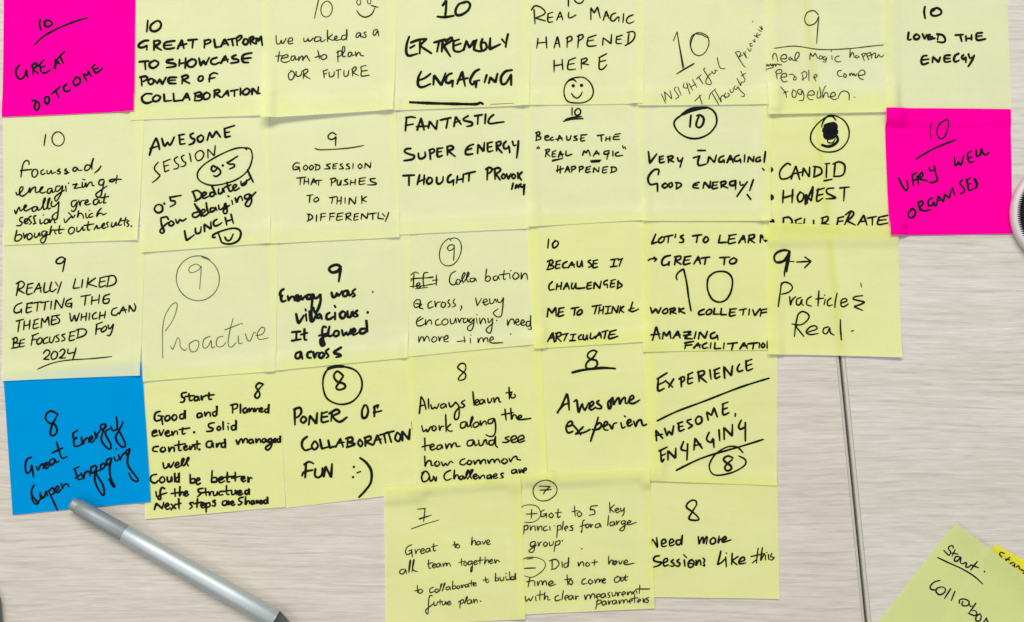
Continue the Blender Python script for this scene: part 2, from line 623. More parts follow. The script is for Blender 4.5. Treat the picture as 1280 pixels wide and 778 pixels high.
def make_note(nt):
    """one sheet of paper with its writing as children"""
    global HMAP
    q = nt['quad']
    rng = random.Random(zlib.crc32(nt['label'].encode()))
    TLc, TRc, BRc, BLc = [np.array(p, dtype=float) for p in q]
    xs, ys = [p[0] for p in q], [p[1] for p in q]
    x0, x1 = int(min(xs)) - 14 + PAD, int(max(xs)) + 15 + PAD
    y0, y1 = int(min(ys)) - 14 + PAD, int(max(ys)) + 15 + PAD
    x0, y0 = max(0, x0), max(0, y0)
    x1, y1 = min(HW, x1), min(HH, y1)
    win = HMAP[y0:y1, x0:x1]
    gx, gy = XX[y0:y1, x0:x1], YY[y0:y1, x0:x1]
    # (u, v) of every pixel, u to the right, v down
    ex = ((TRc - TLc) + (BRc - BLc)) / 2
    ey = ((BLc - TLc) + (BRc - TRc)) / 2
    c = (TLc + TRc + BRc + BLc) / 4
    det = ex[0] * ey[1] - ex[1] * ey[0]
    dx, dy = gx - c[0], gy - c[1]
    u = (dx * ey[1] - dy * ey[0]) / det + 0.5
    v = (-dx * ex[1] + dy * ex[0]) / det + 0.5
    inside = (u > -0.01) & (u < 1.01) & (v > -0.01) & (v < 1.01)
    base = np.where(inside, win, 0.0)
    z = boxblur(boxblur(dilate(base, 6), 3), 3) + 0.00025
    uc, vc = np.clip(u, 0, 1), np.clip(v, 0, 1)
    # the sheet never lies quite flat
    wav = 0
    for _ in range(4):
        fx, fy, p = rng.uniform(0.4, 1.3), rng.uniform(0.4, 1.3), rng.uniform(0, 6.28)
        wav = wav + np.sin(uc * fx * 6.28 * rng.choice((-1, 1)) + vc * fy * 6.28 + p)
    z = z + (wav + 4) * 0.00006 * (0.35 + vc)
    lifts = {'bottom': rng.uniform(0.1, 0.45), rng.choice(('bl', 'br')): rng.uniform(0.1, 0.6), 'top': rng.uniform(0.2, 0.7)}
    lifts.update(nt.get('lift', {}))
    for kind, amt in lifts.items():
        amt = amt * 0.001
        if kind == 'bottom':
            z = z + amt * np.clip((vc - 0.45) / 0.55, 0, 1) ** 2.2
        elif kind == 'bl':
            z = z + amt * np.clip((vc - uc + 0.0), 0, 1) ** 2.5
        elif kind == 'br':
            z = z + amt * np.clip((vc + uc - 1.0), 0, 1) ** 2.5
        elif kind == 'tr':
            z = z + amt * np.clip((uc - vc), 0, 1) ** 2.5
        elif kind == 'right':
            z = z + amt * np.clip((uc - 0.4) / 0.6, 0, 1) ** 2
        elif kind == 'left':
            z = z + amt * np.clip((0.6 - uc) / 0.6, 0, 1) ** 2
        elif kind == 'top':
            z = z + amt * np.clip((0.22 - vc) / 0.22, 0, 1) ** 2
    z = z.astype(np.float32)
    HMAP[y0:y1, x0:x1] = np.where(inside, np.maximum(win, z), win)

    def zf(px, py):
        fx = min(max(px + PAD - x0, 0), z.shape[1] - 1.001)
        fy = min(max(py + PAD - y0, 0), z.shape[0] - 1.001)
        i, j = int(fx), int(fy)
        a, b = fx - i, fy - j
        return float((z[j, i] * (1 - a) + z[j, i + 1] * a) * (1 - b) + (z[j + 1, i] * (1 - a) + z[j + 1, i + 1] * a) * b)

    N = 84
    o = (X(c[0]), Y(c[1]), zf(c[0], c[1]))
    bow = {k: rng.uniform(-0.5, 0.5) for k in 'tblr'}
    verts, faces = [], []
    for j in range(N + 1):
        vv = j / N
        for i in range(N + 1):
            uu = i / N
            p = (TLc * (1 - uu) + TRc * uu) * (1 - vv) + (BLc * (1 - uu) + BRc * uu) * vv
            bu, bv = 4 * uu * (1 - uu), 4 * vv * (1 - vv)
            px = p[0] + bv * (bow['l'] * (1 - uu) + bow['r'] * uu)
            py = p[1] + bu * (bow['t'] * (1 - vv) + bow['b'] * vv)
            verts.append((X(px) - o[0], Y(py) - o[1], zf(px, py) - o[2]))
    for j in range(N):
        for i in range(N):
            a = j * (N + 1) + i
            faces.append((a, a + N + 1, a + N + 2, a + 1))
    paper = link_mesh('sticky_note', verts, faces, nt['mat'], None, o, True)
    tag(paper, nt['label'], 'sticky note', nt.get('group'))

    zx, zy, k = nt['zoom']
    pen_default = nt['pen']
    ink = INK[nt['ink']]
    parts = {}

    def part(name):
        if name not in parts:
            parts[name] = Ink(zf, o)
        return parts[name]

    def T(x, y): return (zx + x / k, zy + y / k)
    for it in nt['items']:
        op, name = it[0], it[1]
        if op == 'w':
            _, _, text, a, b, cc, d, H = it[:8]
            opt = dict(nt.get('hand', {}))
            if len(it) > 8:
                opt.update(it[8])
            pen = opt.pop('pen', pen_default) * INKW[nt['ink']] / k
            A, B = T(a, b), T(cc, d)
            if 'xh' in opt:
                opt['xh'] = opt['xh'] / k
            for st in word_strokes(text, A[0], A[1], B[0], B[1], H / k, rng, **opt):
                part(name).ribbon(st, pen, rng)
        elif op == 'p':      # traced pen path
            pts = it[2].split()
            pen = (it[3] if len(it) > 3 else pen_default) * INKW[nt['ink']] / k
            P = []
            for m in range(0, len(pts) - 1, 2):
                cn = pts[m + 1].endswith('c')
                p = T(float(pts[m]), float(pts[m + 1].rstrip('c')))
                P.append(p)
                if cn:
                    P.append(p)
            part(name).ribbon(P, pen, rng)
        elif op == 't':      # many traced pen paths, each at its own zoom
            zz = it[2] or nt['zoom']
            pen = it[3] * INKW[nt['ink']] / zz[2]
            for st in it[4].replace('\n', '').split('/'):
                tk = st.split()
                P = []
                for q_ in range(0, len(tk) - 1, 2):
                    cn = tk[q_ + 1].endswith('c')
                    p = (zz[0] + float(tk[q_]) / zz[2], zz[1] + float(tk[q_ + 1].rstrip('c')) / zz[2])
                    P.append(p)
                    if cn:
                        P.append(p)
                if len(P) == 1:
                    part(name).disc(P[0][0], P[0][1], pen * 0.62)
                elif P:
                    part(name).ribbon(P, pen, rng)
        elif op == 'e':      # ring: cx cy rx ry rot start sweep pen
            _, _, ex_, ey_, rx, ry, rot, st, sw, pen = it
            P = []
            n = 22
            wob = rng.uniform(0.02, 0.05)
            for m in range(n + 1):
                t = m / n
                a = math.radians(st + sw * t)
                g = 1 + wob * math.sin(a * 2 + 1) + 0.05 * (t - 0.5) * (1 if abs(sw) > 330 else 0)
                uu, vv = rx * g * math.cos(a), ry * g * math.sin(a)
                r_ = math.radians(rot)
                P.append(T(ex_ + uu * math.cos(r_) - vv * math.sin(r_), ey_ + uu * math.sin(r_) + vv * math.cos(r_)))
            part(name).ribbon(P, pen / k, rng)
        elif op == 'd':      # dot or filled blob
            _, _, dx_, dy_, r, ry = it
            p = T(dx_, dy_)
            part(name).disc(p[0], p[1], r / k, None, 16, ry / k)
    for name, I in parts.items():
        link_mesh(name.split('#')[0], I.v, I.f, ink, paper)     # 'underline#2' is a second underline
    return paper


K1 = 1280 / 340
K2 = 1280 / 350
NOTES = {}
GY = 'yellow sticky notes spread over the table'
GP = 'pink sticky notes spread over the table'


PALER = ('A2', 'A3', 'A4', 'A5', 'A6', 'A7', 'A8', 'B1', 'B2', 'B3', 'B4', 'B5', 'B6', 'C1', 'C2', 'C3', 'C4')      # mostly upper rows, given a paler, less saturated yellow


def note(key, quad, zoom, pen, ink, label, items, mat=None, group=GY, lift=None, **hand):
    NOTES[key] = dict(quad=quad, zoom=zoom, pen=pen, ink=ink, label=label, items=items,
                      mat=mat or (M_PALE if key in PALER else M_YELLOW), group=group, lift=lift or {}, hand=hand)


Z1, Z2, Z3, Z4 = (0, 0, K1), (320, 0, K1), (640, 0, K1), (940, 0, K1)
Y1, Y2, Y3, Y4 = (0, 130, K1), (320, 130, K1), (640, 130, K1), (940, 120, K1)
X1, X2, X3, X4 = (0, 290, K1), (320, 280, K1), (640, 270, K1), (940, 270, K1)
V1, V2, V3 = (0, 450, K1), (320, 440, K1), (640, 430, K1)
V4, V5, V6 = (470, 580, K2), (640, 580, K2), (1080, 620, 985 / 200)
m, s, u, r = 'message', 'score', 'underline', 'ring'
J = dict(join=True)
#NOTES_BEGIN
note('A1', [(5, -14), (170, -15), (169, 139.5), (3, 147)], (5, 10, 5.765), 15, 'k',
     'hot pink note reading Great outcome with an underlined 10', [
         ('t', s, None, 16.8, '262 85 258 120 268 160/330 92 300 95 295 125 315 138 345 125 350 112 330 92'),
         ('t', u, None, 13.4, '225 265 290 205 400 145 520 98 608 72'),
         ('t', m, None, 15.7, '''112 415 88 450 92 485 115 515 150 495 162 445c 172 500/205 415 215 485/200 420 225 400 240 415 210 445c 250 475/262 415 268 460/250 420 292 372/270 430 300 420/280 468 300 470 335 450/365 435 375 370c 400 405/365 415 395 390/378 400 372 440/370 385 440 315/405 350 432 405/
205 672 235 675 225 720 245 742 262 710 255 685 235 675/300 645 300 680 320 695 332 660 315 640 295 665/345 625 408 568/375 600 400 650/455 552 432 572 440 600 470 602 480 590/525 500 500 535 520 562 550 540 548 510 515 500/575 485 600 528/575 480 605 485 610 455c 632 495/640 430 665 470 712 440/635 430 660 410/650 445 680 435''')],
     M_PINK, GP, {'br': 0.5})
note('A2', [(162, -12), (338, -12), (336, 145), (164, 151)], (170, 20, 6.485), 19, 'k',
     'yellow note reading Great platform to showcase power of collaboration', [
         ('t', s, None, 18, '98 40 90 130/165 45 125 75 120 115 155 128 195 105 205 65 180 42 145 58'),
         ('t', m, None, 18.5, '''102 202 70 205 30 230 25 255 60 258 92 240c 90 280/150 205 148 280/145 212 180 202 200 215 175 238 150 245c 208 280/315 205 250 215 228 235 235 265 270 270 312 262/240 242 290 238/340 268 375 195c 390 265/345 245 415 228/425 200 498 192/465 200 458 262/
560 200 555 262/555 205 595 195 608 212 580 228 560 232/635 195 645 258c 690 250/690 250 720 190c 750 240/700 232 745 222/745 195 800 185/778 190 788 242/815 180 822 240/812 185 845 162 860 172 835 200 820 205/880 190 868 220 890 235 910 215 900 190 880 192/925 178 930 232/920 185 945 170 955 185 935 205c 965 228/975 228 978 180c 995 205c 1015 165c 1025 240/
30 375 105 368/75 375 80 438/150 365 115 385 115 415 145 425 180 400 180 375 150 362/300 355 260 362 255 380 315 390 320 410 250 422/355 358 352 408/405 345 400 425/355 390 405 380/455 352 420 378 425 410 460 415 488 385 480 358 450 355/512 345 525 405c 550 365c 565 400c 595 340/655 340 615 355 610 385 640 395 675 380/690 385 725 325c 745 375/700 365 750 355/810 320 780 335 790 350 825 355 830 375 770 385/940 302 880 315 862 340 870 375 912 380/865 350 935 342/
45 500 50 568/35 500 80 492 95 512 60 535/120 510 100 535 120 558 145 540 135 512 115 515/150 520 175 550c 195 515c 215 555c 245 500/330 500 270 505 270 545 325 550/275 525 320 522/380 490 375 552/372 495 410 482 425 500 380 522c 435 548/520 490 505 515 520 532 545 515 540 490 515 492/602 480 595 537/600 484 630 464 664 472/592 513 642 502/
130 635 85 635 55 665 65 700 100 712 150 690/165 645 140 670 150 695 185 690 200 660 175 645/228 638 235 695c 290 690/305 632 312 695c 370 688/380 690 415 630c 440 685/390 670 430 662/485 630 480 690/475 632 520 620 530 640 495 655c 545 665 520 690 480 690/575 622 548 645 560 680 595 670 602 640 575 622/640 605 638 665/635 610 670 600 680 618 645 635c 695 665/705 660 745 605c 755 655/715 640 755 632/770 612 830 600/800 605 802 655/850 590 850 645/900 590 870 615 875 638 905 640 925 610 905 590/945 640 945 590c 990 632c 995 580/985 635 1010 632''')])
note('A3', [(329, -14), (497, -18), (492, 138.5), (329.5, 150)], Z2, 6, 'b',
     'yellow note reading We worked as a team to plan our future, with a smile', [
         ('p', s, '296 0 285 45 276 87', 5), ('e', s, 333, 45, 26, 38, 12, -80, 372, 5),
         ('e', 'smiley', 484, 12, 9, 14, 0, 0, 360, 5), ('e', 'smiley', 533, 9, 8, 12, 0, 0, 360, 5),
         ('p', 'smiley', '475 52 490 72 516 82 545 68 560 38'), ('p', 'smiley', '543 28 575 36'),
         ('t', m, (340, 30, 9.143), 14, '''50 135 50 180 62 232 95 225 108 185c 115 225 135 220 165 165/180 205 235 195 230 165 205 165 185 195 195 230 240 225/
365 165 370 205 400 195 415 165c 420 200 450 190 470 165 490 175/500 150 485 190 505 205 545 190 560 160 520 150 495 165/560 165 560 205 585 200 610 180/635 75 635 205/690 125 640 165c 680 185 710 190/710 180 745 160 735 140 715 160 730 190 790 180/855 130 810 135 795 170 820 185 855 150 855 60c 852 185/
1010 105 975 110 960 150 985 155 1015 110c 1015 150 1040 145/1075 95 1050 105 1075 135 1070 155 1040 160/1200 65 1165 80 1158 125 1180 130 1210 75c 1220 140/
88 320 72 440/45 375 130 365/115 400 185 380 170 355 120 380 110 430 160 445 205 425/265 370 230 375 218 410 245 420 270 375c 275 415 300 400/310 375 305 430c 325 390 345 370 355 385 350 425c 375 385 395 365 410 390 435 430/
525 305 545 400/495 385 570 365/590 350 560 385 580 410 620 395 625 365 590 350/755 310 755 440/740 330 785 310 800 340 780 370 745 375/800 360 830 310 830 265 808 270 805 340 815 380 845 370/910 330 880 330 870 370 895 375 915 335c 920 365 945 355/955 320 962 375c 980 335 1005 335 1015 360 1050 370/
230 540 195 580 200 635 230 645 260 600 250 555 215 540/280 550 280 595 305 605 335 590 345 545/365 540 362 630/350 545 400 520 410 550 365 590c 440 635/
590 545 600 620/585 545 640 525/595 580 630 568/655 555 660 605 685 608 710 590 715 550/735 535 790 525/760 535 758 625/825 535 825 590 845 605 870 590 880 535/920 515 925 600/915 525 950 495 965 520 925 560c 990 595/1075 480 1020 495 1025 540 1025 600 1115 590/1025 545 1090 535''')],
     None, GY, {'bl': 4.0, 'bottom': 2.0})
note('A4', [(484, -12), (664, -14), (661, 132.5), (486, 139)], (495, 0, 5.557), 17, 'k',
     'yellow note reading Extremely engaging in thick marker over a rule', [
         ('t', s, None, 17, '325 40 350 5c 348 60 342 118/288 118 340 122 402 112/480 20 440 30 415 70 420 105 455 105 500 75 515 35 495 15 465 20'),
         ('t', m, None, 17, '''92 258 75 310 72 365 90 390 150 375/100 335 130 318/105 298 155 280 210 272/168 295 165 375/210 275 165 320c 245 372/265 298 345 275/300 290 285 362/325 280 318 362/345 290 385 262 385 285 330 320c 378 395/400 285 402 350 440 362 470 345/405 320 450 305/400 290 440 275/470 350 490 285c 510 335c 545 282c 540 350/560 280 545 345 590 360/600 275 590 310 600 355 630 335 620 300 590 300/655 268 650 345c 725 310/735 275 755 300/778 240 768 285 762 328/
175 500 155 545 155 595 185 608 240 585/160 560 200 545 240 515/260 590 265 525c 315 595c 345 510/388 512 360 525 345 565 365 580 395 560c 392 605/425 585 460 500c 480 600/430 560 500 545/578 485 545 505 515 560 530 590 560 570c 555 610/540 570 580 560/630 525 615 575/645 580 655 540c 690 575c 705 515/805 490 760 500 730 540 735 585 765 580 800 520c 800 595'''),
         ('t', u, None, 18, '100 715 250 722 480 728 560 728 585 718 605 728'), ('t', u, None, 3, '655 730 820 722')])
note('A5', [(650, -14), (806, -15), (803, 130), (652, 132)], (655, 0, 5.987), 11, 'k',
     'yellow note reading Real magic happened here with a smiling face', [
         ('t', s, None, 11, '332 -40 332 50/375 -8 385 15 410 28 435 20 450 -8'),
         ('t', m, None, 11, '''75 75 82 180/55 78 80 48 120 55 155 85 150 110 85 138c 160 160/180 105 180 165 215 165/180 105 215 95/182 135 215 130/245 152 270 90c 290 150/255 132 285 125/335 95 332 130 350 135 388 115/500 150 500 60c 525 100c 550 55c 570 138/592 155 615 85c 635 140/600 125 635 118/685 100 655 115 648 150 670 160 690 140c 710 130 708 165/745 105 740 170/815 115 780 130 765 160 785 178 820 165/
105 290 95 365/165 280 170 360/105 325 165 318/225 360 250 275c 268 355/232 330 265 325/325 280 322 358/315 290 350 275 358 300 325 320/410 265 402 360/398 275 435 262 440 285 408 310/480 285 475 345 540 345/482 285 540 265/480 310 520 302/588 340 592 285c 650 330c 655 260/695 275 690 325 728 328/692 280 735 265/692 300 725 295/785 250 775 335/770 245 815 240 830 265 810 310 755 345/
225 455 225 540/285 448 290 525/228 495 285 485/335 455 328 520 385 520/335 455 385 435/332 485 375 478/430 445 428 520/428 450 465 438 470 455 435 478c 485 488/565 435 562 515 590 520 620 488/560 435 618 405/565 465 610 455'''),
         ('t', 'smiley', None, 10, '390 615 370 600 330 610 305 650 300 710 325 762 385 775 450 770 500 740 518 690 500 630 450 585 390 583 340 600 315 630/355 705 375 730 400 738 425 715 435 690'),
         ('t', 'smiley', None, 19, '368 645/430 642')])
note('A6', [(796, -12), (968, -14), (966, 131), (797, 133)], (800, 20, 6.485), 7.5, 'b',
     'yellow note with thin slanted writing Insightful and thought provoking', [
         ('t', s, None, 8, '''270 205 300 130c 345 430/305 170 355 425/295 475 345 440 440 385/300 470 435 395/
470 140 420 165 405 230 425 295 470 325 520 305 555 240 550 175 510 145 460 140 425 180 410 245 430 300/460 150 500 155 545 180'''),
         ('t', 'plus_sign', None, 8, '440 695 495 645/475 645 500 720'),
         ('t', m, None, 7.5, '''170 640 205 715/205 690 195 620c 255 680c 240 610/290 580 275 600 300 640 310 660 285 680/305 580 330 650/355 550 350 580 375 590 385 570 375 545 390 600 400 640/395 550 425 610/425 520 460 585/410 580 450 555/455 515 495 480/475 500 510 555/
525 425 515 440 540 480 575 540 565 560 535 550 535 520 560 480 580 465/580 450 595 470 610 460 605 440 625 450/625 340 635 390 650 425 690 432/
555 680 565 640 610 595/580 630 635 725/605 610 655 705c 650 670 670 650 690 675/690 630 680 650 700 665 720 645 705 630/725 600 735 625 755 615 750 590/770 570 760 590 780 600 790 575c 810 610 840 640 835 660 815 655/785 510 815 570c 820 540 840 540 850 520/815 450 850 520/820 490 855 465/
775 305 830 395 855 420/770 300 800 290 815 310 800 335 830 320/835 300 865 345c 850 310 855 290/870 265 890 290 900 265/905 225 890 228 898 250 912 240/915 200 930 215 928 190/925 160 960 180/950 140 945 165 975 150/960 115 985 130/970 90 990 115 985 85/912 48''')])
note('A7', [(956, -14), (1116, -16), (1114, 141), (958.5, 144)], Z4, 5.2, 'b',
     'yellow note with a 9 above Real magic happens when people come together', [
         ('p', s, '312 72 290 52 258 62 247 95 262 120 295 112 314 78c 308 140 303 208', 5),
         ('p', u, '105 230 200 219 320 235 450 231 560 219 640 211', 4.5),
         ('t', m, (950, 55, 8.0), 10, '''125 110 125 165/120 130 140 100 160 115 175 180/210 150 260 150 255 110 215 120 205 160 235 185 270 170/305 135 285 150 300 165 315 145c 325 165 345 170/345 170 385 130 385 90 360 95 345 150 370 180/
495 160 500 95c 525 130c 550 95c 575 150/600 120 585 145 605 155 625 135 605 120/650 130 625 140 640 165 665 140 660 160 650 185 625 180/715 120 718 160/708 68 712 80/790 125 760 130 745 160 770 182 805 180/
900 55 895 140c 915 95 930 95 940 140/970 115 950 130 965 145 985 125c 990 140/1015 100 1040 170/1010 110 1050 95 1040 125 1020 130/1060 100 1085 165/1060 105 1100 90 1105 115 1070 125/1110 150 1120 110 1150 95 1150 140 1170 135 1185 110 1205 135 1230 120 1250 90 1275 130/
60 210 65 230 75 210 85 230 95 205/100 205 110 225 125 205 125 240/125 230 145 205 150 230 165 205 180 210 215 215/55 260 130 240/
155 290 165 355/150 290 180 262 215 270 205 295 165 305/205 340 260 330 255 300 215 310 205 355 235 385 270 375/290 310 325 310 340 325/340 335 330 360 350 365 358 340 335 325/420 310 430 365/410 300 440 280 465 300 455 340 425 350/415 355 430 370/485 265 485 375/530 340 560 335 565 315 545 310 535 340 550 365/540 345 555 375/
810 270 780 275 770 305 790 330 820 325/845 300 830 325 850 340 860 315 835 300/890 300 895 325c 910 295 925 320 935 300 950 325 965 300/975 320 1040 310 1040 275 1010 265 980 300 990 345 1030 360/
200 440 250 500/225 500 270 485/245 480 255 545/325 465 310 510 325 545 350 530 350 485 320 465/405 460 370 470 375 505 405 510 410 470 430 520 420 570 380 575/470 520 530 515 525 480 490 480 465 520 480 560 520 565/570 480 560 540 580 550 600 520/590 440 600 550/655 425 640 440 615 500 620 550c 640 500 665 500 670 540/675 540 740 525 735 495 705 500 695 540 730 565 770 550/770 550 800 490 850 480 880 510 880 570/935 540''')],
     None, GY, {'bottom': 1.6, 'bl': 1.2})
note('A8', [(1102, -13), (1258.5, -12), (1264.5, 149), (1107, 150)], (1115, 0, 7.78), 22, 'k',
     'yellow note reading Loved the energy in thick marker', [
         ('t', s, None, 21, '318 70 310 120 320 180/435 80 385 100 380 145 420 158 470 140 475 105 430 80 400 110'),
         ('t', m, None, 22, '''160 320 152 380 165 392 185 385/235 335 210 360 222 385 255 380 265 355 235 335/295 335 315 385c 335 340/370 340 350 345 350 385 390 380 415 375/355 362 395 360/450 335 440 390/435 335 490 345 515 385 500 415 440 410/
615 345 690 340/660 345 675 405/715 355 718 402/770 345 770 390/718 380 775 375/875 322 825 328 815 360 830 395 905 382/820 358 870 352/
335 545 300 550 282 590 295 630 350 615/285 588 355 578/390 610 395 555c 450 610c 465 560/560 540 510 550 510 605 565 600/515 575 560 572/645 525 610 545 598 590 615 605 650 590/690 540 675 560 690 580 715 560c 715 610/740 530 755 570 775 560/795 545 770 600 738 650''')])


note('B1', [(4, 132), (182, 127), (174, 300.5), (6, 307)], Y1, 7, 'k',
     'yellow note reading Focussed energizing and really great session', [
         ('p', s, '216 145 212 170 208 198', 6), ('e', s, 275, 166, 28, 34, 8, -80, 370, 6),
         ('t', m, (10, 190, 6.7625), 12.5, '''180 108 178 82 155 75 135 95 122 140 112 215/108 160 150 155 205 150/222 150 205 175 212 210 235 212 255 180 245 152 225 150/302 152 282 165 285 188 303 191 318 180/332 158 335 184 352 184 368 155c 375 186 390 178/390 178 410 172/440 145 420 161 444 169 436 188 418 185/497 143 480 158 504 166 497 186 480 183 520 176/590 140 565 132 550 155 570 165 590 140c 600 158 630 155/700 118 668 112 650 140 660 160 690 145 705 110 725 52c 712 110 712 150/788 122 770 150 735 180/
72 345 80 365 100 355 130 315 122 295 102 318 105 365 130 375 170 345/170 345 190 300c 185 350c 210 310 235 300 235 340 250 345/250 345 275 330 300 300 285 300 272 330 290 350 320 340/375 310 345 315 335 345 355 350 378 318c 380 345 400 335/440 290 412 295 405 330 430 330 465 285c 455 345 420 410 405 415 400 385 440 350 480 325/490 290 495 335/512 268 518 262/550 280 590 270c 560 310c 600 305 620 300/630 260 632 300 650 295/635 232 655 238/650 295 660 260c 665 300c 690 262 710 258 715 285 730 285/810 235 780 240 770 275 800 280 818 240c 800 320 785 375 760 385 745 360 780 330 840 290/
925 200 915 268/960 235 900 232 865 240 862 252 890 252 915 232/
60 495 70 525 85 490 100 465c 105 495 115 500 135 480/135 485 160 460 150 450 138 475 150 500 180 490 210 470/245 465 215 470 210 500 235 500 255 465c 258 495 280 485/283 485 312 425 320 392 308 402 300 450 307 489 322 482/330 482 354 412 359 390 346 402 338 450 346 484 364 476/375 420 368 450 380 465 405 455 435 420c 430 480 420 560 400 575 378 555 390 530 420 510/
580 410 545 420 540 455 560 465 590 420c 580 470 565 500 548 505 540 495/600 410 612 460c 620 420 650 410/650 440 680 420 670 405 655 430 665 450 700 440/760 400 730 410 725 440 750 445 775 405c 775 435 800 425/825 355 815 400 812 435 830 430/790 390 855 378/
130 555 108 560 105 585 125 600 110 625 80 625/140 600 170 580 160 565 142 585 155 610 175 600/200 545 180 560 195 590 205 600 185 615/240 540 222 550 230 585 235 600 215 615 245 605/275 575 280 610 300 600/300 540 305 532/325 570 310 590 320 610 345 595 340 572 325 570/355 570 358 605c 375 575 395 570 398 600 412 598/
478 568 490 600 520 565 545 545c 552 560 570 535/515 515 545 545/600 500 590 560c 600 530 620 520 640 545 640 565/660 520 665 560 680 555/690 500 695 495/715 520 690 535 690 555 720 548/790 478 760 515 752 550c 775 520 800 525 805 535 835 520/
85 665 72 720 65 752c 95 755 128 725 115 702 80 708/140 690 150 735c 160 705 185 695/190 690 170 720 185 745 215 720 205 695 190 690/235 690 235 725 260 715 275 685 280 715/325 670 298 680 298 710 322 705 340 670c 330 730 315 765 295 770 285 745 320 715 355 700/375 630 360 705c 380 665 400 665 408 690 415 695/445 625 440 690 460 685/405 665 485 655/
540 640 520 665 530 695 560 685 570 650 545 638/590 640 592 675 615 670 640 635 642 665 660 660/685 590 680 640 685 665 700 660/650 625 735 610/735 660 760 620c 765 650 790 640/800 640 825 615 815 605 800 630 815 650 835 640/855 595 840 605 855 630 845 640/885 600 882 635 905 628 920 595 922 625 935 620/935 620 960 570 960 560 945 600 950 625 970 615/1000 555 990 600 995 625/965 585 1015 575/1030 585 1010 595 1030 620 1015 635/1052 630''')])
note('B2', [(168, 133), (336, 130), (339, 304), (178, 316)], (180, 150, 4.86), 12.5, 'k',
     'yellow note reading Awesome session with 9.5 in an oval', [
         ('t', m, None, 13, '''35 215 50 165 75 110c 90 150 95 180/40 175 90 160/110 115 125 160 145 135c 160 155 185 105/215 95 220 150c 250 145/212 95 245 88/216 122 242 118/300 82 282 92 288 110 308 120 300 142 275 152/345 95 325 110 335 135 355 128 362 105 345 92/385 125 400 75c 415 110c 440 70c 465 105/490 55 495 108c 525 100/490 55 550 36/492 80 520 74'''),
         ('t', m, None, 8.5, '''88 258 70 280 65 300 85 325 98 340 75 365 52 382/120 255 128 318c 155 305/118 258 160 240/122 285 150 275/205 225 185 240 195 262 212 275 205 295 182 300/245 215 228 228 240 252 255 262 248 280 225 285/278 205 288 255/330 190 312 215 325 248 350 240 365 210 350 188 328 192/390 232 388 178c 428 220c 434 157'''),
         ('t', r, None, 9, '625 182 600 170 540 180 450 220 370 270 328 320 335 365 390 395 460 395 560 365 630 310 658 240 655 195 640 175 600 170'),
         ('t', s, None, 12, '440 290 420 280 410 300 425 315 445 295 442 285c 465 310 462 330 440 345 425 340/480 278/505 260 520 270 545 270 550 285 520 300/508 262 570 222'),
         ('t', m, None, 12, '''75 520 65 545 85 565 112 555 112 525 90 515 72 525/125 510/160 470 166 492 188 494 190 512 160 530/160 472 228 460/
300 440 320 495/295 438 325 430 350 450 345 475 310 495/355 470 380 450 370 440 355 455 365 478 395 465/425 440 405 445 405 465 425 462 430 440c 410 400/412 400 440 455/455 420 455 450 478 440 480 415 490 440/505 380 515 420 525 435 545 425/490 412 530 395/545 420 565 400 550 395 540 415 555 430 580 415/590 375 595 400 620 390 625 365/630 305 645 340 665 380/600 390 650 355/
150 605 140 590 115 595 105 600 110 640 125 675 115 690 100 675 130 640 150 625/165 615 152 635 168 645 185 630 170 615/195 605 205 630 220 605c 235 615 258 602/
330 560 300 570 300 590 325 590 345 560 310 515/310 512 340 565 350 590/350 575 375 555 360 545 350 565 365 585 390 570/380 505 385 540 395 565 410 555/425 535 405 540 410 560 430 550 435 530c 445 550/455 520 460 545 485 535 495 505c 505 540 505 565 490 570 485 550 520 520/535 490 540 515/510 462 518 468/555 475 565 505c 575 475 590 465 600 490/640 450 615 460 615 480 640 475 645 450c 655 490 640 525 620 522 620 505 650 470 680 440/
250 675 262 735c 310 700/315 660 320 690 345 685 350 650/372 680 368 635c 410 665c 408 620/445 605 425 620 430 645 455 640 475 625/495 595 505 640/530 575 545 630/500 618 540 605'''),
         ('t', 'smiley', None, 12, '435 715 422 715 425 700 470 678 540 660 580 668 592 695 575 735 530 755 480 748 465 715 455 690/495 715 510 735 530 728 545 695')])
